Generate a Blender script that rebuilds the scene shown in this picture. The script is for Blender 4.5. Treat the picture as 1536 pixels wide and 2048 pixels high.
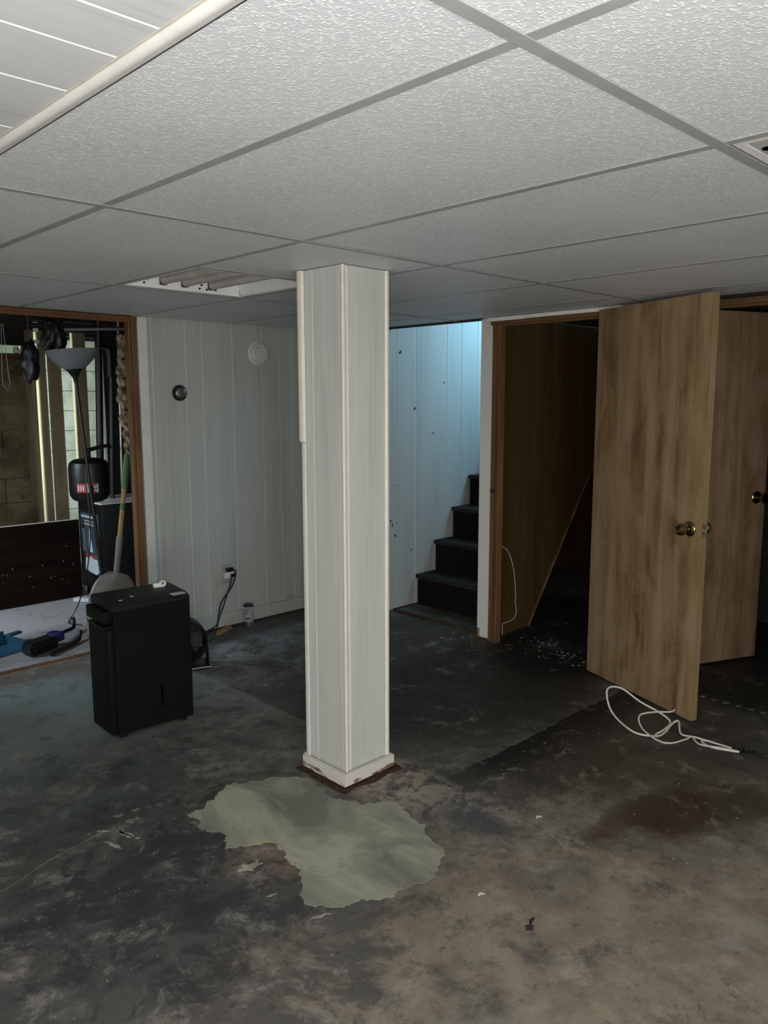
import bpy, bmesh, math, random
from mathutils import Vector, Matrix, noise

for o in list(bpy.data.objects): bpy.data.objects.remove(o, do_unlink=True)
C = bpy.context.scene.collection
S = bpy.context.scene
R = random.Random(7)

# ------------------------------------------------------------------ camera
YAW, PIT, ROLL, HC = 0.7737, 0.1401, -0.0018, 1.4215
fw = Vector((math.sin(YAW)*math.cos(PIT), math.cos(YAW)*math.cos(PIT), -math.sin(PIT)))
r_ = Vector((math.cos(YAW), -math.sin(YAW), 0)); u_ = r_.cross(fw)
rr = r_*math.cos(ROLL)+u_*math.sin(ROLL); uu = u_*math.cos(ROLL)-r_*math.sin(ROLL)
cd = bpy.data.cameras.new('camera'); cam = bpy.data.objects.new('camera', cd); C.objects.link(cam)
cam.matrix_world = Matrix(((rr.x, uu.x, -fw.x, 0), (rr.y, uu.y, -fw.y, 0), (rr.z, uu.z, -fw.z, HC), (0, 0, 0, 1)))
cd.sensor_fit = 'HORIZONTAL'; cd.sensor_width = 36; cd.lens = 1576.34*36/1536; cd.clip_start = .02
S.camera = cam

# ------------------------------------------------------------------ world, lights, exposure
S.view_settings.view_transform = 'Standard'; S.view_settings.look = 'None'
S.view_settings.exposure = 0.0; S.view_settings.gamma = 1; S.view_settings.use_curve_mapping = False
w = bpy.data.worlds.new('world'); S.world = w; w.use_nodes = True
w.node_tree.nodes['Background'].inputs[0].default_value = (.55, .7, 1, 1)
w.node_tree.nodes['Background'].inputs[1].default_value = 0.0

def area(name, loc, to, sx, sy, power, col, spread=180):
    l = bpy.data.lights.new(name, 'AREA'); l.shape = 'RECTANGLE'; l.size = sx; l.size_y = sy
    l.energy = power; l.color = col; l.spread = math.radians(spread)
    o = bpy.data.objects.new(name, l); C.objects.link(o); o.location = loc
    o.rotation_euler = (Vector(to)-Vector(loc)).to_track_quat('-Z', 'Y').to_euler()
    return o
# daylight lamps added at two unseen windows assumed behind the camera
area('assumed_front_daylight', (-.45, -1.52, .80), (-.45, 0, .80), 1.3, .75, 45, (1, .975, .93))
area('assumed_left_daylight', (-1.54, -.55, .80), (0, -.55, .80), .9, .75, 20, (.93, .97, 1))
# stairwell daylight set at an added partition opening, and two unseen boiler-room windows assumed from the light
area('added_stair_daylight', (5.05, 2.965, 2.45), (4.75, 3.72, 1.75), .55, .6, 18, (.36, .74, 1.0), 140)
area('moved_assumed_rear_daylight', (1.74, 7.22, 1.25), (3.2, 7.42, 1.10), .6, 1.2, 90, (.78, .97, .95))  # assumed window's lamp, moved up to an added end wall for more light
area('assumed_boiler_daylight', (.28, 5.20, 1.45), (2.0, 5.15, 0), .6, .6, 15, (.80, .90, 1.0), 110)
# phone flash beside the lens, assumed from the light
pl = bpy.data.lights.new('assumed_phone_flash', 'POINT'); pl.energy = 74; pl.shadow_soft_size = .012; pl.color = (1, .985, .95)
plo = bpy.data.objects.new('assumed_phone_flash', pl); C.objects.link(plo); plo.location = Vector((0, 0, HC))+rr*.012-uu*.012-fw*.02

# ------------------------------------------------------------------ material helpers
class NT:
    def __init__(s, name, rough=.6, metal=0, spec=.5):
        s.m = bpy.data.materials.new(name); s.m.use_nodes = True; s.t = s.m.node_tree
        s.b = s.t.nodes['Principled BSDF']; s.b.inputs['Roughness'].default_value = rough
        s.b.inputs['Metallic'].default_value = metal; s.b.inputs['Specular IOR Level'].default_value = spec
    def n(s, typ, **kw):
        x = s.t.nodes.new(typ)
        for k, v in kw.items(): setattr(x, k, v)
        return x
    def put(s, node, i, v):
        if isinstance(v, bpy.types.NodeSocket): s.t.links.new(v, node.inputs[i])
        else: node.inputs[i].default_value = v
    def coord(s, sc=(1, 1, 1), rot=(0, 0, 0), loc=(0, 0, 0)):
        tc = s.n('ShaderNodeTexCoord'); mp = s.n('ShaderNodeMapping')
        s.t.links.new(tc.outputs['Object'], mp.inputs[0])
        mp.inputs['Scale'].default_value = sc; mp.inputs['Rotation'].default_value = rot; mp.inputs['Location'].default_value = loc
        return mp.outputs[0]
    def noise(s, vec, scale, detail=4, rough=.55, dist=0):
        x = s.n('ShaderNodeTexNoise'); s.put(x, 'Vector', vec); x.inputs['Scale'].default_value = scale
        x.inputs['Detail'].default_value = detail; x.inputs['Roughness'].default_value = rough; x.inputs['Distortion'].default_value = dist
        return x.outputs[0]
    def math(s, op, a, b=0.0, c=0.0):
        x = s.n('ShaderNodeMath', operation=op); s.put(x, 0, a); s.put(x, 1, b); s.put(x, 2, c); return x.outputs[0]
    def rng(s, v, a, b, c=0.0, d=1.0):
        x = s.n('ShaderNodeMapRange', interpolation_type='SMOOTHSTEP'); s.put(x, 0, v)
        for i, q in enumerate((a, b, c, d)): x.inputs[i+1].default_value = q
        return x.outputs[0]
    def mix(s, f, a, b):
        x = s.n('ShaderNodeMix', data_type='RGBA'); s.put(x, 0, f)
        for i, q in ((6, a), (7, b)): s.put(x, i, q if isinstance(q, bpy.types.NodeSocket) else (*q, 1))
        return x.outputs[2]
    def ramp(s, v, stops):
        x = s.n('ShaderNodeValToRGB'); s.put(x, 0, v); e = x.color_ramp.elements
        while len(e) < len(stops): e.new(.5)
        for q, (p, c) in zip(e, stops): q.position = p; q.color = (*c, 1)
        return x.outputs[0]
    def col(s, v): s.put(s.b, 'Base Color', v)
    def bump(s, h, st=.3, d=.01):
        x = s.n('ShaderNodeBump'); x.inputs['Strength'].default_value = st; x.inputs['Distance'].default_value = d
        s.put(x, 'Height', h); s.t.links.new(x.outputs[0], s.b.inputs['Normal'])

def basic(name, c, rough=.6, metal=0, var=.12, scale=14, spec=.5, bump=0):
    m = NT(name, rough, metal, spec); v = m.noise(m.coord(), scale, 5, .6)
    lo = tuple(q*(1-var) for q in c); hi = tuple(min(1, q*(1+var)) for q in c)
    m.col(m.mix(m.rng(v, .3, .7), lo, hi))
    if bump: m.bump(v, bump, .004)
    return m.m

def wood(name, dark, mid, light, sc=1.0, rough=.55, axis='z'):
    m = NT(name, rough, 0, .35)
    a, b = 26*sc, 1.5*sc
    s = dict(z=(a, a, b), x=(b, a, a), y=(a, b, a))[axis]
    g = m.noise(m.coord(s), 1, 5, .6, 1.2)
    s2 = dict(z=(5, 5, .55), x=(.55, 5, 5), y=(5, .55, 5))[axis]
    h = m.noise(m.coord(s2, loc=(3, 1, 2)), 1, 3, .55, 1.6)
    f = m.math('ADD', m.math('MULTIPLY', g, .4), m.math('MULTIPLY', h, .6))
    m.col(m.ramp(f, [(.34, dark), (.5, mid), (.66, light)])); m.bump(g, .08, .002)
    return m.m

def plywood(name, dark, mid, light, seed=0.0):
    m = NT(name, .5, 0, .3)
    warp = m.noise(m.coord((2.2, 2.2, .7), loc=(seed, 0, 0)), 1, 3, .5, .4)
    tc = m.n('ShaderNodeTexCoord'); sp = m.n('ShaderNodeSeparateXYZ'); m.put(sp, 0, tc.outputs['Object'])
    band = m.math('ADD', sp.outputs[0], m.math('MULTIPLY', warp, .10))
    cx = m.n('ShaderNodeCombineXYZ'); m.put(cx, 0, m.math('MULTIPLY', band, 15)); m.put(cx, 1, seed); m.put(cx, 2, m.math('MULTIPLY', sp.outputs[2], .9))
    g = m.noise(cx.outputs[0], 1, 5, .62, .5)
    bl = m.noise(m.coord((7, 7, 3.2), loc=(seed, 3, 1)), 1, 5, .62, .9)
    fine = m.noise(m.coord((130, 130, 5)), 1, 3, .6)
    f = m.math('ADD', m.math('ADD', m.math('MULTIPLY', g, .52), m.math('MULTIPLY', bl, .42)), m.math('MULTIPLY', fine, .06))
    c = m.ramp(f, [(.38, dark), (.49, mid), (.60, light)])
    m.col(m.mix(m.rng(bl, .52, .68, 0, .35), c, (.30, .20, .13))); m.bump(fine, .04, .002); return m.m

def panel_paint(name, base, amt=.16, axis='z', rough=.5):
    m = NT(name, rough, 0, .35)
    s = dict(z=(70, 70, 1.6), x=(1.6, 70, 70))[axis]
    g = m.noise(m.coord(s), 1, 6, .65, .6); h = m.noise(m.coord(dict(z=(9, 9, .9), x=(.9, 9, 9))[axis]), 1, 3)
    f = m.math('ADD', m.math('MULTIPLY', g, .55), m.math('MULTIPLY', h, .45))
    m.col(m.ramp(f, [(.33, tuple(q*(1-amt*1.6) for q in base)), (.5, base), (.68, tuple(min(1, q*(1+amt*.5)) for q in base))]))
    m.bump(g, .06, .002); return m.m

# ceiling tile: embossed chips of two directions plus fine grit
def tile_mat():
    m = NT('ceiling_tile_face', .5, 0, .4)
    hs = []
    for sc, th, ro in (((75, 150, 1), .55, -.35), ((150, 85, 1), .62, .3), ((125, 135, 1), .60, .8)):
        v = m.n('ShaderNodeTexVoronoi'); m.put(v, 'Vector', m.coord(sc, rot=(0, 0, ro))); v.inputs['Scale'].default_value = 1
        sel = m.n('ShaderNodeSeparateColor'); m.t.links.new(v.outputs['Color'], sel.inputs[0])
        on = m.math('GREATER_THAN', sel.outputs[0], th)
        hs.append(m.math('MULTIPLY', m.rng(v.outputs['Distance'], .05, .42, 1, 0), on))
    h = m.math('MAXIMUM', m.math('MAXIMUM', hs[0], hs[1]), hs[2])
    g = m.noise(m.coord(), 230, 3, .7); big = m.noise(m.coord(), 2.2, 3)
    base = m.mix(m.rng(big, .3, .7), (.625, .637, .665), (.68, .69, .715))
    wv = m.n('ShaderNodeTexVoronoi', feature='DISTANCE_TO_EDGE'); m.put(wv, 'Vector', m.coord((1, 1, 1))); wv.inputs['Scale'].default_value = 105
    worm = m.math('MULTIPLY', m.rng(wv.outputs['Distance'], .02, .16, 1, 0), m.rng(m.noise(m.coord(), 60, 3, .6), .42, .60))
    base = m.mix(m.math('MULTIPLY', worm, .6), base, (.84, .85, .87))
    m.col(m.mix(h, base, (.96, .965, .97)))
    m.bump(m.math('ADD', m.math('MAXIMUM', h, m.math('MULTIPLY', worm, .6)), m.math('MULTIPLY', g, .4)), .26, .003)
    return m.m

def floor_mat():
    m = NT('stained_concrete', .62, 0, .3)
    tc = m.n('ShaderNodeTexCoord'); P = tc.outputs['Object']
    sep0 = m.n('ShaderNodeSeparateXYZ'); m.put(sep0, 0, P); X, Y = sep0.outputs[0], sep0.outputs[1]
    N = m.noise(P, 3.4, 9, .7); A = m.noise(m.coord(loc=(2, 7, 0)), 2.6, 12, .74, .3); Bn = m.noise(m.coord(loc=(9, 4, 0)), 4.5, 12, .76, .5)
    D = m.noise(m.coord(loc=(5, 1, 0)), 9, 10, .78, .4); G = m.noise(P, 34, 8, .75); SC = m.noise(m.coord((9, 30, 1), rot=(0, 0, .5)), 1.3, 9, .75)
    def blob(cx, cy, rx, ry, soft=.5, amp=1.3, nz=N, ang=0):
        dx = m.math('SUBTRACT', X, cx); dy = m.math('SUBTRACT', Y, cy)
        if ang:
            ca, sa = math.cos(ang), math.sin(ang)
            dx, dy = m.math('ADD', m.math('MULTIPLY', dx, ca), m.math('MULTIPLY', dy, sa)), m.math('SUBTRACT', m.math('MULTIPLY', dy, ca), m.math('MULTIPLY', dx, sa))
        a = m.math('DIVIDE', dx, rx); b = m.math('DIVIDE', dy, ry)
        d = m.math('SQRT', m.math('ADD', m.math('MULTIPLY', a, a), m.math('MULTIPLY', b, b)))
        if amp: d = m.math('ADD', d, m.math('MULTIPLY', m.math('SUBTRACT', nz, .5), amp))
        return m.rng(d, 1-soft, 1+soft, 1, 0)
    def cut(nz, bias, w=.035, lvl=.5):     # crisp worn edge where noise + bias crosses the level
        return m.rng(m.math('ADD', nz, bias), lvl-w, lvl+w)
    def sc_(v, k): return m.math('MULTIPLY', v, k)
    def add(*a):
        r = a[0]
        for q in a[1:]: r = m.math('ADD', r, q)
        return r
    c = m.ramp(D, [(.38, (.070, .067, .060)), (.49, (.125, .117, .102)), (.60, (.20, .187, .162))])
    E2 = m.noise(m.coord(loc=(1, 8, 3)), 6.5, 12, .8, .3)
    def over(f, colr, k=1.0):
        nonlocal c
        c = m.mix(sc_(f, k), c, colr)
    # bare tan concrete spreading from the lens to the right
    tanb = add(sc_(blob(1.95, .35, 1.5, 1.15, .8, 0), .32), sc_(blob(1.2, 1.42, .55, .26, .7, 0), .17), -.20)
    tan = m.ramp(Bn, [(.36, (.165, .138, .103)), (.5, (.235, .198, .146)), (.64, (.315, .268, .198))])
    f = cut(A, tanb, .14); c = m.mix(sc_(f, .78), c, tan)
    # dark worn paint at the left, flaking
    f = cut(A, add(sc_(blob(1.0, 2.15, .85, .75, .8, 0), .22), -.12), .06); over(f, (.058, .060, .062), .8)
    f = cut(Bn, add(sc_(blob(1.15, 2.0, .7, .55, .8, 0), .20), -.17), .04); over(f, (.036, .037, .040), .8)
    f = cut(D, add(sc_(blob(1.0, 2.25, .6, .55, .8, 0), .14), -.22), .02); over(f, (.26, .25, .225), .45)
    over(m.math('MULTIPLY', blob(1.34, 1.88, .12, .13, .4, 1.2), cut(D, .0, .04)), (.17, .13, .10), .8)
    # bluish daylight from the boiler-room opening, painted into the floor colour
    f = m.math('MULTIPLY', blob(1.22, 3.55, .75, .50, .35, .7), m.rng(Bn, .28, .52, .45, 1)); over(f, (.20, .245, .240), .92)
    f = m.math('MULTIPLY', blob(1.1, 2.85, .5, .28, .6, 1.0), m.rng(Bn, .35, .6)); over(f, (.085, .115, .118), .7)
    f = m.math('MULTIPLY', blob(1.95, 2.95, .30, .8, .5, 1.0), m.rng(Bn, .35, .6)); over(f, (.155, .160, .150), .6)
    # chalky blooms near the back wall
    f = m.math('MULTIPLY', blob(2.5, 3.45, .42, .5, .6, .8), cut(Bn, .0, .06)); over(f, (.34, .35, .38), .6)
    # damp dark field beyond the joint
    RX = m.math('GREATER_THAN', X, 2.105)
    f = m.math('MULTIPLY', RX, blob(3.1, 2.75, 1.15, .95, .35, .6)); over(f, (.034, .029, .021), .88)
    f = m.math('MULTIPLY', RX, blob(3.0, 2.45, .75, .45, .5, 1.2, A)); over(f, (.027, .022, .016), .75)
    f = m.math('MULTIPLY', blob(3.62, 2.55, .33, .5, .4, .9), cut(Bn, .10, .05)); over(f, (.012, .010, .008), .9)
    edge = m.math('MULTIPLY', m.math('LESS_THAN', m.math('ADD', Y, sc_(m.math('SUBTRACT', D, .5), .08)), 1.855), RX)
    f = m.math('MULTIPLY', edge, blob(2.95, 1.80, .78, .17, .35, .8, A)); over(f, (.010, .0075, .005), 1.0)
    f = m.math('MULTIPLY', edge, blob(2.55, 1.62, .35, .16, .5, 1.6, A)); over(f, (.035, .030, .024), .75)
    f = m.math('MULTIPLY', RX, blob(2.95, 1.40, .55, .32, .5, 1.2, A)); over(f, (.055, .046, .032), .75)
    over(blob(2.55, 1.12, .24, .12, .5, 1.5, A), (.040, .026, .013), .92)
    over(blob(2.36, 1.24, .24, .06, .5, 1.4, A), (.055, .040, .026), .8)
    over(blob(2.75, .98, .18, .10, .5, 1.4, A), (.045, .034, .022), .8)
    over(m.math('MULTIPLY', blob(3.35, 1.1, .45, .6, .5, .8), m.rng(Bn, .3, .5)), (.055, .050, .042), .7)
    over(blob(2.02, 1.70, .10, .24, .4, .9), (.070, .071, .075), .85)
    f = m.math('MULTIPLY', blob(1.98, 1.98, .15, .24, .5, .8), cut(D, .02, .05)); over(f, (.36, .31, .24), .75)
    f = m.math('MULTIPLY', blob(2.09, 1.3, .05, .9, .5, .5), cut(D, .0, .04)); over(f, (.30, .27, .22), .55)
    over(blob(4.45, 1.5, .82, 1.9, .12, .3), (.022, .021, .019), .95)  # darker floor inside the closets
    over(blob(3.45, 3.3, .45, .5, .5, .8), (.060, .046, .026), .85)  # brown put into the floor colour to counter blue stair-light spill
    # chalky boiler-room floor and threshold
    Bo = m.math('MULTIPLY', m.math('GREATER_THAN', Y, 4.275), m.math('LESS_THAN', X, 3.2))
    over(Bo, (.36, .355, .36), .92)
    f = m.math('MULTIPLY', Bo, blob(1.7, 4.60, .85, .30, .4, .9)); over(f, (.17, .17, .165), .9)
    f = m.math('MULTIPLY', m.rng(m.math('ABSOLUTE', m.math('SUBTRACT', Y, 4.16)), .05, .14, 1, 0), m.math('LESS_THAN', X, 2.12)); over(f, (.125, .108, .085), .85)
    f = m.math('MULTIPLY', m.rng(m.math('ABSOLUTE', m.math('SUBTRACT', Y, 4.05)), .06, .2, 1, 0), m.math('GREATER_THAN', X, 2.12)); over(f, (.05, .04, .028), .75)
    # mottling, scuffs, pits and grit everywhere
    over(m.rng(E2, .47, .36), (.030, .029, .027), .55)
    c = m.mix(sc_(m.rng(E2, .53, .66), .48), c, (.33, .31, .28))
    over(cut(SC, -.17, .03), (.30, .29, .27), .35)
    over(cut(G, -.15, .04), (.30, .285, .255), .5)
    over(m.rng(G, .44, .34), (.030, .028, .025), .5)
    over(m.rng(D, .42, .30), (.035, .033, .03), .30)
    m.col(c)
    m.put(m.b, 'Roughness', m.rng(D, .3, .7, .5, .75))
    m.bump(m.math('ADD', sc_(G, .6), D), .22, .006)
    return m.m

def worn_white(name, base, bare=(.22, .12, .07)):
    m = NT(name, .5); n = m.noise(m.coord((6, 6, 30)), 1, 6, .65, .5)
    tc = m.n('ShaderNodeTexCoord'); s = m.n('ShaderNodeSeparateXYZ'); m.put(s, 0, tc.outputs['Object'])
    low = m.math('ADD', n, m.rng(s.outputs[2], .0, .05, .10, -.08))
    m.col(m.mix(m.rng(low, .58, .62), base, bare)); return m.m

def block_mat():
    m = NT('limed_concrete_block', .85); a = m.noise(m.coord(), 7, 6, .65); b = m.noise(m.coord(), 55, 4)
    m.col(m.ramp(a, [(.35, (.34, .33, .27)), (.6, (.52, .51, .45))])); m.bump(b, .25, .004); return m.m

M = dict(
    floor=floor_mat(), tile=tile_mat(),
    tee=basic('grey_grid_metal', (.36, .36, .36), .45, 0, .05),
    panel=panel_paint('whitewashed_panel', (.455, .465, .43), .13),
    panel_post=panel_paint('whitewashed_post_panel', (.55, .56, .53), .11),
    panel_c=panel_paint('whitewashed_ceiling_panel', (.60, .605, .61), .13, 'x'),
    groove=basic('white_groove_paint', (.80, .80, .78), .5, 0, .04),
    white=basic('white_trim_paint', (.70, .69, .65), .45, 0, .05),
    cream=basic('cream_moulding_paint', (.74, .71, .63), .4, 0, .06),
    oldwhite=worn_white('chipped_white_paint', (.66, .64, .60)),
    rawwood=wood('raw_pine', (.30, .18, .10), (.42, .27, .15), (.52, .36, .22)),
    casing=wood('stained_casing_wood', (.07, .034, .013), (.15, .078, .032), (.24, .14, .065)),
    casing_x=wood('stained_casing_wood_x', (.07, .030, .011), (.13, .058, .022), (.18, .085, .034), axis='x'),
    casing_y=wood('stained_casing_wood_y', (.07, .032, .012), (.13, .066, .026), (.18, .10, .045), axis='y'),
    ply=plywood('birch_plywood', (.155, .085, .042), (.26, .165, .083), (.34, .235, .135)),
    ply2=plywood('second_birch_plywood', (.19, .115, .062), (.28, .185, .105), (.36, .26, .16), 4.2),
    edge=wood('plywood_edge', (.19, .125, .055), (.25, .17, .08), (.30, .215, .11), 1.6),
    brownpanel=wood('brown_sheet_panelling', (.055, .030, .010), (.08, .046, .016), (.105, .064, .025), 1.2),
    darkwood=wood('dark_joist_wood', (.010, .0075, .005), (.018, .013, .009), (.03, .022, .015), axis='x'),
    olive=wood('weathered_stud', (.20, .160, .090), (.29, .235, .140), (.36, .30, .19)),
    black=basic('black_plastic', (.005, .0055, .0055), .42, 0, .2),
    dehum=basic('charcoal_plastic', (.0062, .006, .0056), .55, 0, .12, spec=.12),
    dehum_top=basic('charcoal_top_plastic', (.012, .0135, .0128), .45, 0, .1, spec=.3),
    slot=basic('black_slot', (.001, .001, .001), .9, spec=0),
    iron=basic('black_iron_pipe', (.006, .0055, .006), .42, 0, .3),
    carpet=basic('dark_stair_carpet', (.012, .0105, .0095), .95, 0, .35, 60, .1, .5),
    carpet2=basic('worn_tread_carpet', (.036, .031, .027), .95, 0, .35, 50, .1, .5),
    brass=basic('aged_brass', (.30, .23, .13), .14, 1, .1, 30),
    chrome=basic('brushed_nickel', (.34, .34, .33), .3, 1, .1, 40),
    steel=basic('dull_steel', (.42, .42, .42), .4, .9, .12),
    ivory=basic('ivory_plastic', (.62, .61, .53), .4, 0, .04),
    greyp=basic('grey_plastic', (.34, .34, .33), .5, 0, .06),
    shovel=basic('grey_shovel_plastic', (.15, .146, .13), .5, 0, .08),
    handle=wood('tool_handle_wood', (.17, .09, .04), (.27, .15, .065), (.34, .205, .10)),
    green=basic('green_plastic', (.022, .085, .016), .45, 0, .2),
    blue=basic('blue_plastic', (.012, .056, .095), .4, 0, .08),
    navy=basic('navy_plastic', (.010, .014, .10), .35, 0, .1),
    enamel=basic('white_enamel_metal', (.80, .80, .79), .35, 0, .05),
    tube=basic('dusty_fluorescent_tube', (.42, .39, .36), .35, 0, .12, 20),
    pink=basic('tube_end_cap', (.45, .33, .31), .4, 0, .1),
    glass=basic('frosted_lamp_glass', (.20, .215, .23), .3, 0, .04),
    block=block_mat(), mortar=basic('mortar', (.16, .15, .12), .95, 0, .2),
    drywall=basic('painted_wall', (.55, .54, .51), .7, 0, .05),
    dark=basic('dark_closet_wall_and_shade', (.022, .019, .016), .85, 0, .25),
    darkbrown=wood('dark_brown_board', (.006, .004, .003), (.010, .007, .005), (.016, .011, .008), axis='x'),
    glow_tint=basic('tan_glow_colour', (.58, .52, .43), .5, 0, .1), dimblock=None, flake=basic('pale_flake', (.30, .29, .27), .6, 0, .2), chalk=basic('chalk', (.13, .13, .125), .9, 0, .25, 30), patch=None, paper=basic('pale_label', (.55, .6, .62), .5, 0, .1, 30),
    red=basic('red_label', (.42, .05, .06), .5, 0, .1),
    charlabel=basic('slate_label', (.05, .07, .09), .4, 0, .1),
    insul=basic('tan_insulation_batt', (.28, .22, .145), .95, 0, .75, 20, .2, .8),
    bag=basic('black_plastic_bag', (.012, .0125, .013), .45, 0, .3),
    tan=basic('tan_cloth', (.25, .15, .05), .9, 0, .25),
    cord=basic('white_cord_rubber', (.66, .64, .58), .45, 0, .05),
    greentape=basic('grey_stain_paint', (.11, .11, .105), .8, 0, .2),
    rust=basic('rusty_recess', (.055, .032, .02), .9, 0, .5, 40, .2, .5),
    stain_shade=basic('smudge_and_shade', (.03, .026, .03), .7, 0, .2),
    tanstain=wood('aged_strip', (.20, .11, .05), (.36, .24, .13), (.50, .40, .27), 1.2, axis='y'),
)
def patch_mat():
    m = NT('pale_levelling_compound', .6); a = m.noise(m.coord((2.2, 1.0, 1), rot=(0, 0, .6)), 2.2, 7, .62, .8); b = m.noise(m.coord(), 70, 4, .7)
    c = m.ramp(a, [(.38, (.17, .17, .145)), (.5, (.27, .275, .212)), (.61, (.385, .39, .295))])
    e = m.noise(m.coord(loc=(3, 3, 0)), 14, 10, .8); c = m.mix(m.rng(e, .60, .70, 0, .6), c, (.10, .10, .092)); m.col(m.mix(m.rng(b, .64, .72), c, (.08, .08, .072))); m.bump(b, .15, .003); return m.m
M['patch'] = patch_mat()
M['darkbrown'].node_tree.nodes['Principled BSDF'].inputs['Specular IOR Level'].default_value = .05; M['darkbrown'].node_tree.nodes['Principled BSDF'].inputs['Roughness'].default_value = .9
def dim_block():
    m = NT('dirty_dimmed_block', .9); a = m.noise(m.coord(), 5, 8, .7); b = m.noise(m.coord(loc=(4, 2, 1)), 2.2, 6, .7)  # dirty yellow block, its colour also darkened for the dim light
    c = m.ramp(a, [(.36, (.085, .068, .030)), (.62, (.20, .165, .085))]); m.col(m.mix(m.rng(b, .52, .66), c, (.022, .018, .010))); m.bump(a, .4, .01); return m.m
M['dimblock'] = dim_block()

# ------------------------------------------------------------------ geometry helpers
def bx(bm, a, b, mat=None, bev=0):
    a, b = [min(p, q) for p, q in zip(a, b)], [max(p, q) for p, q in zip(a, b)]
    vs = [bm.verts.new(v) for v in ((a[0], a[1], a[2]), (b[0], a[1], a[2]), (b[0], b[1], a[2]), (a[0], b[1], a[2]),
                                    (a[0], a[1], b[2]), (b[0], a[1], b[2]), (b[0], b[1], b[2]), (a[0], b[1], b[2]))]
    fs = [bm.faces.new([vs[i] for i in f]) for f in ((3, 2, 1, 0), (4, 5, 6, 7), (0, 1, 5, 4), (1, 2, 6, 5), (2, 3, 7, 6), (3, 0, 4, 7))]
    if bev:
        es = list({e for f in fs for e in f.edges}); bmesh.ops.bevel(bm, geom=es, offset=bev, segments=2, affect='EDGES', profile=.6)
    elif mat: bmesh.ops.transform(bm, matrix=mat, verts=vs)
    return vs
def frame(d):
    d = Vector(d).normalized(); a = Vector((0, 0, 1)) if abs(d.z) < .9 else Vector((1, 0, 0))
    x = d.cross(a).normalized(); return x, d.cross(x)
def tube(bm, pts, r, n=10, cap=True):
    pts = [Vector(p) for p in pts]; rs = r if isinstance(r, (list, tuple)) else [r]*len(pts); rings = []
    px = None
    for i, p in enumerate(pts):
        d = (pts[min(i+1, len(pts)-1)]-pts[max(i-1, 0)])
        if px is None: x, y = frame(d)
        else:
            d.normalize(); x = (px-d*px.dot(d)).normalized(); y = d.cross(x)
        px = x
        rings.append([bm.verts.new(p+(x*math.cos(t)+y*math.sin(t))*rs[i]) for t in [2*math.pi*k/n for k in range(n)]])
    for a, b in zip(rings, rings[1:]):
        for k in range(n): bm.faces.new((a[k], a[(k+1) % n], b[(k+1) % n], b[k]))
    if cap: bm.faces.new(rings[0][::-1]); bm.faces.new(rings[-1])
def smooth_path(p, sub=6):
    p = [Vector(q) for q in p]; out = []
    for i in range(len(p)-1):
        a, b, c, d = p[max(i-1, 0)], p[i], p[i+1], p[min(i+2, len(p)-1)]
        for k in range(sub):
            t = k/sub; out.append(.5*((2*b)+(c-a)*t+(2*a-5*b+4*c-d)*t*t+(3*b-a-3*c+d)*t**3))
    return out+[p[-1]]
def lathe(bm, prof, n=28, axis='z', org=(0, 0, 0), capb=True, capt=True):
    rings = []; o = Vector(org)
    for r, h in prof:
        ring = []
        for k in range(n):
            t = 2*math.pi*k/n; a, b = r*math.cos(t), r*math.sin(t)
            ring.append(bm.verts.new(o+Vector(dict(z=(a, b, h), y=(a, h, b), x=(h, a, b))[axis])))
        rings.append(ring)
    for a, b in zip(rings, rings[1:]):
        for k in range(n): bm.faces.new((a[k], a[(k+1) % n], b[(k+1) % n], b[k]))
    if capb: bm.faces.new(rings[0][::-1])
    if capt: bm.faces.new(rings[-1])
def prism(bm, poly, lo, hi, axis='z'):
    f = dict(z=lambda p, h: (p[0], p[1], h), y=lambda p, h: (p[0], h, p[1]), x=lambda p, h: (h, p[0], p[1]))[axis]
    a = [bm.verts.new(f(p, lo)) for p in poly]; b = [bm.verts.new(f(p, hi)) for p in poly]; n = len(poly)
    bm.faces.new(a[::-1]); bm.faces.new(b)
    for i in range(n): bm.faces.new((a[i], a[(i+1) % n], b[(i+1) % n], b[i]))
def rag(poly, amp, depth=4, seed=1):
    rn = random.Random(seed); pts = [Vector(p) for p in poly]
    for d in range(depth):
        out = []
        for i, p in enumerate(pts):
            q = pts[(i+1) % len(pts)]; e = q-p; out.append(p)
            out.append((p+q)/2+Vector((-e.y, e.x))*rn.uniform(-amp, amp))
        pts = out
    return pts
def obj(name, bm, mat, parent=None, smooth=False, world=True):
    bmesh.ops.recalc_face_normals(bm, faces=bm.faces)
    me = bpy.data.meshes.new(name); bm.to_mesh(me); bm.free(); me.materials.append(mat)
    o = bpy.data.objects.new(name, me); C.objects.link(o)
    if smooth:
        for p in me.polygons: p.use_smooth = True
        if smooth != 'all':
            me.set_sharp_from_angle(angle=math.radians(38))
    if parent is not None:
        o.parent = parent
    return o
def B(): return bmesh.new()
def thing(name, label, cat, loc=(0, 0, 0), rotz=0, group=None):
    o = bpy.data.objects.new(name, None); C.objects.link(o); o.location = loc; o.rotation_euler = (0, 0, rotz)
    o.empty_display_size = .1; return tag(o, label, cat, group)
def tag(o, label, cat, group=None):
    o['label'] = label; o['category'] = cat
    if group: o['group'] = group
    return o
def struct(o, label=None):
    o['kind'] = 'structure'
    if label: o['label'] = label
    return o
def box(name, a, b, mat, parent=None, bev=0):
    bm = B(); bx(bm, a, b, bev=bev); return obj(name, bm, mat, parent, smooth=bool(bev))
def cyl(name, pts, r, mat, parent=None, n=12):
    bm = B(); tube(bm, pts, r, n); return obj(name, bm, mat, parent, smooth=True)

ZC = 1.884
# ================================================================== FLOOR
bm = B()
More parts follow.
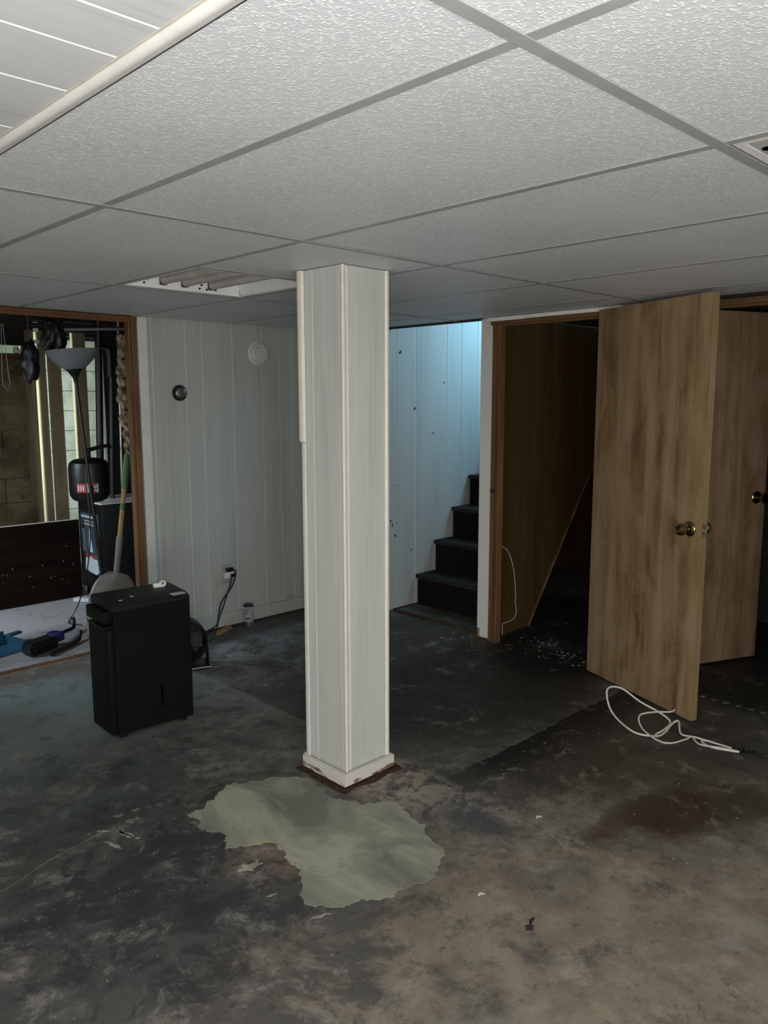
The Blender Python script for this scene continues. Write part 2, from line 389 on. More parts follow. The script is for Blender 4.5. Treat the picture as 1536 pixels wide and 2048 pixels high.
# one slab, split at the saw-cut joint (x = 2.105) so the joint is a real groove
for x0, x1 in ((-1.62, 2.102), (2.108, 6.4)):
    bx(bm, (x0, -1.62, -.12), (x1, 7.8, 0))
bx(bm, (2.10, -1.62, -.12), (2.11, 7.8, -.008))
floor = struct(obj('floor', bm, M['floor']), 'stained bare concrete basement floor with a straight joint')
outline = [(1.301, 2.31), (1.435, 2.348), (1.551, 2.393), (1.70, 2.30), (1.748, 2.25), (1.765, 2.12), (1.759, 2.004), (1.85, 1.9), (1.872, 1.816), (1.84, 1.688), (1.78, 1.59), (1.722, 1.515), (1.662, 1.482), (1.58, 1.486), (1.497, 1.49), (1.44, 1.52), (1.373, 1.547), (1.295, 1.608), (1.335, 1.716), (1.382, 1.812), (1.40, 1.88), (1.411, 1.94), (1.374, 1.984), (1.32, 2.02), (1.274, 2.034), (1.30, 2.08), (1.325, 2.128), (1.314, 2.25)]
bm = B(); prism(bm, rag(outline, .26, 5, 3), -.01, .0016); obj('levelling_patch', bm, M['patch'], floor)
for cx, cy, s, sd in ((1.28, 1.905, .034, 5), (1.149, 2.41, .02, 8), (1.127, 2.475, .014, 9), (1.19, 2.47, .012, 11)):
    bm = B(); prism(bm, rag([(cx-s*1.3, cy+s*.2), (cx-s*.2, cy-s*.8), (cx+s*1.1, cy-s*.5), (cx+s, cy+s*.5), (cx, cy+s*.2), (cx-s*.3, cy+s*.7)], .3, 3, sd), -.01, .0016); obj('levelling_patch', bm, M['patch'], floor)
# rusty recess round the foot of the post
bm = B(); prism(bm, rag([(1.785, 2.032), (1.93, 2.022), (2.085, 2.03), (2.082, 2.18), (2.08, 2.325), (1.93, 2.33), (1.79, 2.33), (1.782, 2.18)], .10, 4, 2), -.01, .001); obj('rusty_stain', bm, M['rust'], floor)
bm = B(); prism(bm, rag([(1.640, 1.13), (1.655, 1.145), (1.668, 1.14), (1.70, 1.148), (1.668, 1.125), (1.655, 1.118)], .35, 3, 4), -.005, .002); obj('smudge', bm, M['stain_shade'], floor)
# pale scrapes of paint
for k, (a, b, wd) in enumerate([((1.02, 2.35), (1.04, 2.27), .012), ((1.075, 2.40), (1.10, 2.30), .016), ((1.25, 1.575), (1.31, 1.555), .008), ((1.225, 1.745), (1.255, 1.735), .008), ((1.03, 2.43), (1.06, 2.40), .014), ((1.10, 2.30), (1.115, 2.29), .01)]):
    a, b = Vector(a), Vector(b); d = (b-a).normalized(); n_ = Vector((-d.y, d.x))*wd/2
    bm = B(); prism(bm, rag([a, a.lerp(b, .5)+n_, b, a.lerp(b, .5)-n_], .2, 3, k), -.005, .0015); obj('paint_scrape', bm, M['flake'], floor)
# hairline crack at left and chalk ridge by the wall
cyl('crack', smooth_path([(.682, 2.307, .0005), (.75, 2.33, .0005), (.852, 2.371, .0005), (.95, 2.39, .0005), (1.053, 2.418, .0005)]), .0013, M['chalk'], floor, 5)
cyl('chalk_ridge', smooth_path([(2.27, 3.72, .001), (2.40, 3.72, .001), (2.52, 3.73, .001), (2.62, 3.80, .001), (2.70, 3.90, .001)]), [.0006]+[.003]*23+[.0006], M['chalk'], floor, 6)
# wooden sill strip across the boiler-room opening
bm = B()
for i in range(9):
    x0 = .9+i*.14; bx(bm, (x0, 4.262+R.uniform(-.004, .004), 0), (x0+.14, 4.284, .006+R.uniform(0, .003)))
obj('sill_strip', bm, M['casing_x'], floor)
# closet thresholds: broken edge of the slab
for i in range(26):
    y = .5+i*.057
    bm = B(); s = R.uniform(.004, .026); prism(bm, rag([(3.655+R.uniform(-.01, .01), y), (3.655+s, y+s*.5), (3.65, y+s*1.4), (3.655-s*.6, y+s*.6)], .25, 2, i), -.002, R.uniform(.002, .005)); obj('threshold_chip', bm, M['greentape'], floor)

# ================================================================== CEILING
ceil = struct(box('ceiling', (.58, -1.62, 1.975), (3.74, 4.166, 2.02), M['dark']), 'dropped ceiling of textured white tiles in a grey grid')
MY = [-1.779, -.559, .661, 1.881, 3.101, 4.150]; LX = [.2895, .8995, 1.5095, 2.1195, 2.7295, 3.3395]
for y in MY[1:5]:
    bm = B(); bx(bm, (.583, y-.012, ZC), (3.63, y+.012, ZC+.002)); bx(bm, (.583, y-.0015, ZC+.002), (3.63, y+.0015, ZC+.03)); obj('main_runner', bm, M['tee'], ceil)
for j in range(5):
    y0, y1 = max(MY[j], -1.60), MY[j+1]
    for i in range(1, 6):
        x = LX[i]; bm = B(); bx(bm, (x-.012, y0+.012, ZC+.0012), (x+.012, y1-.012, ZC+.003)); bx(bm, (x-.0015, y0+.012, ZC+.003), (x+.0015, y1-.012, ZC+.03)); obj('cross_tee', bm, M['tee'], ceil)
bm = B(); bx(bm, (1.5215, 2.478, ZC+.0012), (2.1075, 2.502, ZC+.003)); obj('cross_tee', bm, M['tee'], ceil)
XE = [.583]+LX[1:]+[3.63]
def tile(x0, x1, y0, y1, tilt=0):
    bm = B(); bx(bm, (-(x1-x0)/2+.004, -(y1-y0)/2+.004, 0), ((x1-x0)/2-.004, (y1-y0)/2-.004, .014))
    o = obj('ceiling_tile', bm, M['tile'], ceil); o.location = ((x0+x1)/2, (y0+y1)/2, ZC+.0034+abs(tilt)*.3); o.rotation_euler = (0, tilt, 0)
for j in range(5):
    for i in range(6):
        x0, x1, y0, y1 = XE[i], XE[i+1], max(MY[j], -1.6), MY[j+1]
        if (i, j) == (2, 3): tile(x0, x1, y0, 2.49); continue
        if (i, j) == (2, 1): tile(x0, x1, y0, .04); continue
        tile(x0, x1, y0, y1, .010 if (i, j) == (4, 3) else 0)
bm = B(); bx(bm, (1.5215, .03, ZC+.0012), (2.1075, .054, ZC+.003)); obj('cross_tee', bm, M['tee'], ceil)
# light wall strip above the closet doors (broken off half way)
box('wall_strip', (3.606, 2.60, 1.862), (3.63, 2.86, 1.883), M['white'], ceil)
box('wall_strip', (3.606, 2.02, 1.864), (3.63, 2.598, 1.8835), M['white'], ceil)

# panelled part of the ceiling at top left, with its moulding
pc = struct(box('ceiling', (-1.62, -1.62, ZC+.0065), (.579, 4.166, 1.95), M['groove']), 'whitewashed panelling on the ceiling at the near left')
gy = [-1.6, -1.3, -1.18, -.95, -.72, -.5, -.38, -.14, .08, .31, .43, .70, .81, .965, 1.082, 1.247, 1.474, 1.60, 1.83, 2.06, 2.18, 2.42, 2.65, 2.9, 3.02, 3.26, 3.5, 3.62, 3.9, 4.16]
for a, b in zip(gy, gy[1:]):
    bm = B(); bx(bm, (-1.6, a+.0028, ZC+.004), (.552, b-.0028, ZC+.0065)); obj('plank', bm, M['panel_c'], pc)
tr = struct(B() and bpy.data.objects.new('trim_1', None)); C.objects.link(tr); tr['label'] = 'white bead moulding between panelled ceiling and tiles'
prof = [(.551, ZC+.010), (.551, ZC+.001), (.554, ZC-.002), (.559, ZC-.0045), (.564, ZC-.005), (.568, ZC-.0035), (.572, ZC-.003), (.576, ZC-.002), (.579, ZC+.001), (.579, ZC+.010)]
bm = B(); prism(bm, prof, -1.6, 4.16, 'y'); obj('bead_moulding', bm, M['white'], tr, smooth=True)
box('edge_strip', (.579, -1.6, ZC+.001), (.582, 4.16, ZC+.012), M['stain_shade'], tr)  # thin dark line on the tile side of the moulding
box('edge_strip', (.547, -1.6, ZC+.003), (.5508, 4.16, ZC+.0039), M['glow_tint'], tr)  # tan strip carries the soft glow beside the moulding in its colour

# ================================================================== WALLS
def planked(name, label, axis, fixed, edges, z0, z1, mat, outward, th=.0022, gap=.0022, wallth=.1, wide=()):
    """wall with raised planks; axis 'x' runs along x at y=fixed facing -y (outward=-1)"""
    s = outward
    def bb(bm, a0, a1, d0, d1, zz0, zz1):
        if axis == 'x': bx(bm, (a0, fixed+s*d0, zz0), (a1, fixed+s*d1, zz1))
        else: bx(bm, (fixed+s*d0, a0, zz0), (fixed+s*d1, a1, zz1))
    bm = B(); bb(bm, edges[0], edges[-1], -wallth, -.0001, z0, z1)
    wl = struct(obj(name, bm, M['groove']), label)
    for a, b in zip(edges, edges[1:]):
        bm = B(); ga = gap*(2 if a in wide else 1); gb = gap*(2 if b in wide else 1)
        bb(bm, a+ga, b-gb, -.0002, th, z0, z1); obj('plank', bm, mat, wl)
    return wl
wb = planked('wall_back', 'whitewashed plank wall with thermostat and smoke alarm', 'x', 4.170, [2.146, 2.205, 2.236, 2.45, 2.562, 2.773, 2.993, 3.128, 3.223, 3.42, 3.55, 3.735], .012, 1.90, M['panel'], -1, wallth=.04)
box('corner_board', (2.150, 4.158, .012), (2.2045, 4.1695, 1.884), M['white'], wb)
bbk = struct(box('baseboard_back', (2.206, 4.150, .016), (3.63, 4.163, .098), M['panel']), 'white baseboard along the back plank wall')
box('baseboard_gap_shade', (2.206, 4.158, 0.0), (3.63, 4.17, .016), M['stain_shade'], bbk)  # dark strip stands in for the shade under the baseboard
box('scuff_strip', (3.145, 4.159, .112), (3.215, 4.1635, .120), M['greyp'], wb)
wl = struct(box('wall_back', (-1.62, 4.170, 0), (.86, 4.21, 1.95), M['panel']), 'back wall left of the boiler room opening')
wr0 = struct(box('wall_right', (3.635, 3.735, 0), (3.735, 4.285, 1.95), M['panel']), 'short right wall between back wall and stairs')
# stair side wall (y = 3.72) rising into the stairwell
ws = planked('wall_stairs', 'white panel wall rising beside the stairs, lit blue', 'x', 3.726, [3.636, 3.690, 3.757, 3.942, 4.262, 4.42, 4.60, 4.83, 4.94, 5.2, 5.4, 5.62, 5.9, 6.4], .01, 3.9, panel_paint('whitewashed_stair_panel', (.50, .51, .495), .10), -1, wide=(3.942,))
for x, z, s in ((3.79, 1.74, .013), (3.93, 1.37, .009), (3.70, .62, .010), (3.715, .60, .006), (3.715, .585, .008), (3.755, .60, .005), (3.745, .515, .010), (4.12, 1.20, .006), (4.23, 1.55, .007), (3.735, .86, .005), (3.90, .40, .007)):
    bm = B(); prism(bm, rag([(x-s, z), (x, z-s*.8), (x+s*.8, z-s*.2), (x+s*.2, z+s)], .35, 3, int(x*100)), 3.720, 3.7239, 'y'); obj('chipped_spot', bm, M['stain_shade'], ws)
# partition between the stairs and the closet: white end board, paneled closet side
wp = struct(box('wall_partition', (3.665, 2.855, 0), (3.70, 2.925, 1.90), M['drywall']), 'partition between the stairs and the closet')
bm = B(); bx(bm, (3.70, 2.855, 1.3), (4.75, 2.925, 3.9)); bx(bm, (5.35, 2.855, 1.3), (6.4, 2.925, 3.9)); bx(bm, (4.75, 2.855, 1.3), (5.35, 2.925, 2.12)); bx(bm, (4.75, 2.855, 2.78), (5.35, 2.925, 3.9))  # unseen opening in the middle added for the stairwell daylight lamp
prism(bm, [(3.70, .0), (4.05, 0), (5.43, 1.9), (3.70, 1.9)], 2.858, 2.924, 'y'); obj('stair_partition_core', bm, M['drywall'], wp)
box('end_board', (3.640, 2.838, .004), (3.664, 2.902, 1.884), M['oldwhite'], wp)
box('end_board_edge', (3.644, 2.903, .06), (3.664, 2.924, 1.884), M['oldwhite'], wp)
box('end_board_edge', (3.644, 2.903, .004), (3.664, 2.922, .056), M['tan'], wp)
diag = lambda x: max(0, (x-4.055)*1.372)
gx = [3.662, 3.72, 3.79, 3.92, 4.09, 4.20, 4.41, 4.60, 4.82, 5.0, 5.2, 5.4]
for a, b in zip(gx, gx[1:]):
    lo = [(a+.001, diag(a)), (b-.001, diag(b))]
    if a < 4.055 < b: lo = [(a+.001, 0), (4.055, 0), (b-.001, diag(b))]
    bm = B(); prism(bm, lo+[(b-.001, 1.9), (a+.001, 1.9)], 2.848, 2.856, 'y'); obj('closet_panel', bm, M['brownpanel'], wp)
bm = B(); prism(bm, [(4.055, .0), (4.066, .0), (5.45, 1.9), (5.439, 1.9)], 2.838, 2.848, 'y'); obj('panel_edge_strip', bm, M['casing'], wp)
# right wall: pier between closets, strip above the doors, near piece
wr = struct(box('wall_right', (3.650, 1.915, 0), (3.735, 2.085, 1.95), M['panel']), 'right wall with the two closet openings')
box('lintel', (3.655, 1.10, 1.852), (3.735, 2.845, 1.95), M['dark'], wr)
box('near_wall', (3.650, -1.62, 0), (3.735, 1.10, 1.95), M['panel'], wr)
hs = struct(box('trim_2', (3.642, 2.93, 1.884), (3.72, 3.73, 2.30), M['dark']), 'dark header filling the shaded gap above the stair opening')
box('gap_shade_strip', (3.634, 2.93, 1.876), (3.6415, 3.72, 1.886), M['stain_shade'], hs)  # dark strip paints the shade of the gap under the ceiling edge
# closets
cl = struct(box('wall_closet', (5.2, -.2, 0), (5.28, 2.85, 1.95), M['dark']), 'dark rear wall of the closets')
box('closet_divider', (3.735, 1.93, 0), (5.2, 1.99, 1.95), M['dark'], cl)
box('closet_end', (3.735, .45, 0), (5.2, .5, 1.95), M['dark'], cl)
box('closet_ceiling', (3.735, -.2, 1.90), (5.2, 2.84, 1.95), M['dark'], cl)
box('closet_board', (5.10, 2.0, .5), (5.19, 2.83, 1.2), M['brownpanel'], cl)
bm = B(); prism(bm, [(4.035, .0), (4.08, .0), (6.36, 2.69), (6.36, 2.741)], 2.926, 3.718, 'y'); ADDED_SOFF = obj('added_soffit', bm, M['dark'])  # unseen stair underside added to keep stairwell daylight out of the closet
# casings of the two closet doors
cs = bpy.data.objects.new('trim_3', None); C.objects.link(cs); struct(cs, 'brown wood casing round the closet openings')
bm = B(); prism(bm, [(3.622, 2.795), (3.628, 2.80), (3.628, 2.808), (3.632, 2.811), (3.632, 2.832), (3.638, 2.836), (3.66, 2.836), (3.66, 2.795)], 0, 1.868, 'z'); obj('side_casing', bm, M['casing'], cs)
box('jamb_board', (3.636, 2.772, 0), (3.672, 2.7945, 1.846), M['casing'], cs)
box('stop_strip', (3.650, 2.764, 0), (3.664, 2.7718, 1.836), M['casing'], cs)
box('head_casing', (3.618, 1.06, 1.842), (3.634, 2.836, 1.862), M['casing_y'], cs)
box('head_casing', (3.610, 1.06, 1.862), (3.634, 2.836, 1.8665), M['casing_y'], cs)
box('head_jamb', (3.636, 1.10, 1.832), (3.672, 2.772, 1.850), M['casing_y'], cs)
box('side_casing', (3.636, 2.068, 0), (3.649, 2.086, 1.84), M['casing'], cs)
box('side_casing', (3.636, 1.916, 0), (3.649, 1.934, 1.84), M['casing'], cs)
bm = B(); lathe(bm, [(.004, -.004), (.014, -.003), (.014, .003), (.006, .005)], 14, 'x', (3.620, 2.808, .905)); obj('strike_plate', bm, M['iron'], cs, smooth=True)
# brown casing of the boiler-room opening
cb = bpy.data.objects.new('trim_4', None); C.objects.link(cb); struct(cb, 'brown wood casing round the boiler room opening')
bm = B(); prism(bm, [(2.108, 4.148), (2.118, 4.146), (2.122, 4.152), (2.138, 4.150), (2.144, 4.158), (2.144, 4.172), (2.108, 4.172)], 0, 1.882, 'z'); obj('side_casing', bm, M['casing'], cb)
box('jamb_board', (2.094, 4.160, 0), (2.1075, 4.205, 1.862), M['casing'], cb)
box('head_casing', (.86, 4.148, 1.866), (2.144, 4.168, 1.8835), M['casing_x'], cb)
box('head_casing', (.86, 4.154, 1.851), (2.108, 4.170, 1.8658), M['casing_x'], cb)
# walls behind the camera, with unseen windows assumed for the daylight lamps
wf = struct(obj('wall_front', (lambda bm: (bx(bm, (-1.62, -1.72, 0), (-1.12, -1.60, 1.95)), bx(bm, (.22, -1.72, 0), (3.735, -1.60, 1.95)), bx(bm, (-1.12, -1.72, 0), (.22, -1.60, .42)), bx(bm, (-1.12, -1.72, 1.48), (.22, -1.60, 1.95)), bm)[-1])(B()), M['drywall']), 'plain wall behind the viewer with an assumed window')
wlf = struct(obj('wall_left', (lambda bm: (bx(bm, (-1.74, -1.72, 0), (-1.62, -1.03, 1.95)), bx(bm, (-1.74, -.07, 0), (-1.62, 4.21, 1.95)), bx(bm, (-1.74, -1.03, 0), (-1.62, -.07, .42)), bx(bm, (-1.74, -1.03, 1.48), (-1.62, -.07, 1.95)), bm)[-1])(B()), M['drywall']), 'plain left wall with an assumed window')
w1 = bpy.data.objects.new('assumed_window_1', None); C.objects.link(w1); struct(w1, 'assumed window behind the viewer')
w2 = bpy.data.objects.new('assumed_window_2', None); C.objects.link(w2); struct(w2, 'assumed window in the left wall')
for x0, x1 in ((-1.12, -1.08), (.18, .22), (-.47, -.43)): box('assumed_window_frame', (x0, -1.70, .42), (x1, -1.64, 1.48), M['white'], w1)
for z0, z1 in ((.42, .46), (1.44, 1.48)): box('assumed_window_frame', (-1.08, -1.695, z0), (.18, -1.645, z1), M['white'], w1)
for y0, y1 in ((-1.03, -.99), (-.11, -.07)): box('assumed_window_frame', (-1.72, y0, .42), (-1.66, y1, 1.48), M['white'], w2)
for z0, z1 in ((.42, .46), (1.44, 1.48)): box('assumed_window_frame', (-1.715, -.99, z0), (-1.665, -.11, z1), M['white'], w2)
# stairwell shell
sw = struct(box('wall_stair_end', (6.4, 2.85, 0), (6.5, 3.83, 3.9), M['drywall']), 'wall at the head of the stairs')
box('stairwell_lid', (3.74, 2.85, 3.9), (6.5, 3.83, 3.98), M['drywall'], sw)
box('stairwell_head', (3.66, 2.85, 2.30), (3.735, 3.83, 3.98), M['drywall'], sw)

# ================================================================== STAIRS
st = thing('stairs', 'dark carpeted stairs climbing to the right behind the post', 'stairs', (3.79, 3.32, 0))
def T(x, y, z, t): return (x-t.location.x, y-t.location.y, z-t.location.z)
for k in range(1, 13):
    zt = .22*k; xn = 3.75+.187*k
    if zt > 2.5: break
    bm = B(); bx(bm, T(xn, 2.93, zt-.03, st), T(xn+.235, 3.718, zt, st), bev=.008); obj('tread', bm, M['carpet2'], st, smooth=True)
    bm = B(); bx(bm, T(xn+.025, 2.932, zt-.22, st), T(xn+.05, 3.717, zt-.03, st)); obj('riser', bm, M['carpet'], st)
ADDED_SOFF.data.transform(Matrix.Translation((-3.79, -3.32, 0))); ADDED_SOFF.parent = st
bm = B(); prism(bm, [(4.09, 0), (6.37, 0), (6.37, 2.685)], 3.712, 3.719, 'y'); UP = obj('understair_shade_panel', bm, M['brownpanel']); UP.data.transform(Matrix.Translation((-3.79, -3.32, 0))); UP.parent = st  # dark panel added over the lit stair wall to paint the understair shade
box('understair_shade_end', T(6.371, 2.93, 0, st), T(6.385, 3.715, 2.68, st), M['dark'], st)  # dark end panel added to cover the pale end wall in shade
box('sill_plate', T(3.70, 2.93, 0, st), T(3.735, 3.70, .012, st), M['rust'], st)
gl = tag(obj('work_glove', (lambda bm: (bmesh.ops.create_icosphere(bm, subdivisions=3, radius=.05), [v.co.__imul__(1) for v in bm.verts], bm)[-1])(B()), M['tan'], smooth='all'), 'tan cloth rag hanging on the stair side of the white end board', 'rag')
for v in gl.data.vertices:
    c = v.co; n = noise.noise(c*40)*.008; v.co = Vector((c.x*.25, c.y*.42+n, c.z*1.5+n*1.5+(.02 if c.y > 0 else 0)))
gl.location = (3.735, 2.955, .69)
# pale rag higher on the same board
g2 = gl.copy(); g2.data = gl.data.copy(); C.objects.link(g2); g2.location = (3.72, 2.945, 1.665); g2.scale = (.7, .7, .45); tag(g2, 'small pale scrap caught at the top of the white end board', 'rag'); g2.data.materials[0] = M['cream']; g2.name = 'cloth_scrap'

# ================================================================== DOORS
def knob_set(parent, at, axis_dir, handle_len=.06):
    """rose, neck, ball; local coordinates: +y is away from the face"""
    bm = B(); lathe(bm, [(.004, 0), (.033, 0), (.033, .004), (.028, .010), (.017, .013), (.004, .014)], 24, 'y', at); 
    if axis_dir < 0:
        for v in bm.verts: v.co.y = 2*at[1]-v.co.y
    rose = obj('knob_rose', bm, M['brass'], parent, smooth=True)
    bm = B(); lathe(bm, [(.010, .010), (.011, .03), (.019, .036), (.0265, .046), (.027, .054), (.023, .063), (.013, .068), (.009, .0665), (.002, .066)], 24, 'y', at)
    if axis_dir < 0:
        for v in bm.verts: v.co.y = 2*at[1]-v.co.y
    obj('knob', bm, M['brass'], parent, smooth=True)
def door(name, hinge, free, z0, z1, thick, mat, label, knob_z, visible_side):
    d = Vector((free[0]-hinge[0], free[1]-hinge[1], 0)); L = d.length
    e = bpy.data.objects.new(name, None); C.objects.link(e); struct(e, label); e.location = (hinge[0], hinge[1], 0); e.rotation_euler = (0, 0, math.atan2(d.y, d.x))
    s = visible_side
    bm = B(); bx(bm, (0, 0, z0), (L, -s*thick, z1), bev=.0015); obj('door_slab', bm, mat, e, smooth=True)
    box('edge_band', (L-.0008, -s*.002, z0+.002), (L+.0008, -s*(thick-.002), z1-.002), M['edge'], e)
    knob_set(e, (L-.062, 0, knob_z), s); knob_set(e, (L-.062, -s*thick, knob_z), -s)
    bm = B(); bx(bm, (L, -s*(thick/2-.012), knob_z-.028), (L+.0022, -s*(thick/2+.012), knob_z+.028)); obj('latch_plate', bm, M['brass'], e)
    bm = B(); bx(bm, (L+.002, -s*(thick/2-.007), knob_z-.010), (L+.012, -s*(thick/2+.007), knob_z+.010), bev=.003); obj('latch_bolt', bm, M['steel'], e, smooth=True)
    for hz in (z0+.2, z1-.2):
        bm = B(); tube(bm, [(-.006, -s*(thick+.004), hz-.04), (-.006, -s*(thick+.004), hz+.04)], .005, 8); obj('hinge_barrel', bm, M['brass'], e, smooth=True)
    return e
# door 1 swung wide into the room: hinge side far, free edge near
door('door_1', (3.571, 2.124), (3.302, 1.436), .010, 1.866, .035, M['ply'], 'flat plywood door swung wide open into the room, brass knob', .866, -1)
door('door_2', (3.715, 1.885), (4.42, 1.583), .018, 1.872, .035, M['ply2'], 'second plywood door pushed open into the dark closet', .905, -1)

# ================================================================== POST
post = thing('support_post', 'square post boxed in whitewashed panelling with chipped base trim', 'post', (1.835, 2.085, 0))
W = .222
def pb(name, a, b, mat, bev=0): return box(name, a, b, mat, post, bev)
pb('post_core', (.0065, .0065, .0), (W-.0065, W-.0065, 1.883), M['groove'])
# left face (facing -x): planks with grooves; right face (facing -y)
for y0, y1 in ((.004, .019), (.0225, .160), (.1655, W-.012)):
    pb('plank', (.004, y0, .03), (.0085, y1, 1.8835), M['panel_post'])
for x0, x1 in ((.0345, W-.010),):
    pb('plank', (x0, .004, .03), (x1, .0085, 1.8835), M['panel_post'])
pb('plank', (.0085, .004, .03), (.0295, .0085, 1.8835), M['white'])
pb('plank', (W-.0085, .02, .03), (W, W-.02, 1.8835), M['panel_post'])
pb('plank', (.02, W-.0085, .03), (W-.02, W, 1.8835), M['panel_post'])
# corner mouldings (L beads)
bm = B(); prism(bm, [(.001, -.001), (.004, -.003), (.012, -.003), (.016, .0), (.018, .0035), (.0045, .0038), (.0045, .0065), (.002, .006)], .04, 1.8836); obj('corner_moulding', bm, M['cream'], post, smooth=True)
bm = B(); prism(bm, [(W+.004, -.002), (W-.006, -.003), (W-.010, .0), (W-.011, .0035), (W-.001, .0038), (W-.001, .016), (W+.003, .016), (W+.005, .008)], .04, 1.8836); obj('corner_moulding', bm, M['cream'], post, smooth=True)
bm = B(); prism(bm, [(-.005, W-.016), (-.007, W-.006), (-.004, W+.004), (.016, W+.005), (.016, W), (.001, W), (.001, W-.016)], .045, 1.27); obj('corner_moulding', bm, M['white'], post, smooth=True)
bm = B(); prism(bm, [(-.010, W-.014), (-.013, W-.002), (-.009, W+.012), (.016, W+.012), (.016, W+.001), (.001, W+.001), (.001, W-.016)], 1.272, 1.8836); obj('corner_moulding', bm, M['cream'], post, smooth=True)
# base boards
pb('base_board', (-.022, -.021, .006), (-.0075, W+.006, .052), M['oldwhite'])
pb('base_board', (-.0072, -.021, .006), (W+.012, -.0065, .052), M['oldwhite'])
pb('base_board', (W+.0005, -.006, .006), (W+.012, W+.006, .052), M['oldwhite'])
pb('base_board', (-.007, W+.0055, .006), (W+.012, W+.018, .052), M['oldwhite'])

# ================================================================== CEILING LIGHTS
def troffer(x0, x1, y0, y1, tubes, label, hole=False):
    t = thing('ceiling_light', label, 'light', ((x0+x1)/2, (y0+y1)/2, ZC), 0)
    def L(x, y, z): return T(x, y, z, t)
    zt = ZC+.085; ins = .05
    bm = B()   # sloping sides + back plate
    o = [(x0, y0), (x1, y0), (x1, y1), (x0, y1)]; ii = [(x0+ins, y0+.012), (x1-ins, y0+.012), (x1-ins, y1-.012), (x0+ins, y1-.012)]
    lo = [bm.verts.new(L(p[0], p[1], ZC+.004)) for p in o]; hi = [bm.verts.new(L(p[0], p[1], zt)) for p in ii]
    for k in range(4): bm.faces.new((lo[k], lo[(k+1) % 4], hi[(k+1) % 4], hi[k]))
    bm.faces.new(hi)
    ob = obj('reflector_pan', bm, M['enamel'], t); sm = ob.modifiers.new('thick', 'SOLIDIFY'); sm.thickness = .0015
    fr = .018
    for a, b in (((x0, y0), (x1, y0+fr)), ((x0, y1-fr), (x1, y1)), ((x0, y0+fr), (x0+fr, y1-fr)), ((x1-fr, y0+fr), (x1, y1-fr))):
        box('rim', L(a[0], a[1], ZC+.003), L(b[0], b[1], ZC+.006), M['enamel'], t)
    for i, tx in enumerate(tubes):
        bm = B(); tube(bm, [L(tx, y0+.02, ZC+.035), L(tx, y1-.07, ZC+.035)], .019, 14); f = obj('fluorescent_tube', bm, M['tube'], t, smooth=True)
        bm = B(); tube(bm, [L(tx, y1-.07, ZC+.035), L(tx, y1-.05, ZC+.035)], .0195, 14); obj('end_cap', bm, M['pink'], f, smooth=True)
        box('lamp_socket', L(tx-.012, y1-.05, ZC+.015), L(tx+.012, y1-.03, ZC+.06), M['black'], t)
    if tubes:
        for (hx, hz) in ((x0+.10, .02), (x0+.115, .035), (x0+.19, .02), (x0+.36, .02), (x0+.37, .035), (x0+.395, .018), (x0+.44, .02)):
            bm = B(); tube(bm, [L(hx, y1-.0205, ZC+hz), L(hx, y1-.0185, ZC+hz)], .0045, 8); obj('punched_hole', bm, M['slot'], t)
        box('end_plate', L(x0+.02, y1-.0185, ZC+.006), L(x1-.02, y1-.0155, ZC+.08), M['enamel'], t)
        for (hy) in (y1-.06, y1-.10, y0+.2):
            bm = B(); tube(bm, [L(x1-.012, hy, ZC+.0022), L(x1-.012, hy, ZC+.0035)], .004, 8); obj('punched_hole', bm, M['slot'], t)
    if hole:
        box('cover_plate', L(x0+.02, y1-.20, ZC+.0045), L(x1-.02, y1-.02, ZC+.0065), M['panel'], t)
        bm = B(); lathe(bm, [(.004, -.001), (.014, -.001), (.014, 0), (.004, 0)], 16, 'z', L(x0+.078, y1-.040, ZC+.0042)); obj('cable_hole', bm, M['slot'], t)
        cyl('dangling_tab', [L(x0+.085, y1-.046, ZC+.004), L(x0+.087, y1-.048, ZC-.014)], .003, M['white'], t, 8)
    return t
troffer(1.524, 2.105, 2.505, 3.086, (1.70, 1.80, 1.93), 'open fluorescent troffer with dusty bare tubes in the ceiling left of the post')
troffer(1.524, 2.105, .056, .646, (), 'ceiling fixture with a blank plate and cable hole at the right edge', True)

# ================================================================== THINGS ON THE BACK WALL
t = thing('thermostat', 'round silver thermostat on the back plank wall', 'thermostat', (2.397, 4.163, 1.469))
bm = B(); lathe(bm, [(.004, 0), (.046, 0), (.046, -.010), (.041, -.016), (.036, -.017)], 32, 'y', (0, 0, 0)); obj('bezel', bm, M['iron'], t, smooth=True)
bm = B(); lathe(bm, [(.0355, -.012), (.033, -.026), (.024, -.030), (.003, -.031)], 32, 'y', (0, 0, 0)); obj('dial', bm, M['chrome'], t, smooth=True)
t = thing('smoke_alarm', 'round ivory smoke alarm high on the back plank wall', 'smoke alarm', (2.952, 4.163, 1.717))
bm = B(); lathe(bm, [(.004, 0), (.072, 0), (.072, -.010), (.066, -.014)], 36, 'y'); obj('base_ring', bm, M['white'], t, smooth=True)
bm = B(); lathe(bm, [(.0655, -.006), (.063, -.030), (.054, -.038), (.003, -.041)], 36, 'y', (.006, 0, 0)); cap = obj('cover', bm, M['ivory'], t, smooth=True)
for k in range(5): box('vent_slit', (-.035+k*.016, -.0415, .032), (-.024+k*.016, -.039, .036), M['greyp'], cap)
t = thing('wall_outlet', 'wall outlet with white adapter and two black plugs', 'outlet', (2.687, 4.1635, .345))
bm = B(); bx(bm, (-.036, -.006, -.058), (.036, 0, .062), bev=.002); obj('cover_plate', bm, M['greyp'], t, smooth=True)
bm = B(); bx(bm, (-.034, -.034, -.022), (.030, -.006, .016), bev=.003); ad = obj('adapter', bm, M['white'], t, smooth=True)
box('indicator', (-.040, -.028, -.006), (-.034, -.022, 0), M['paper'], ad)
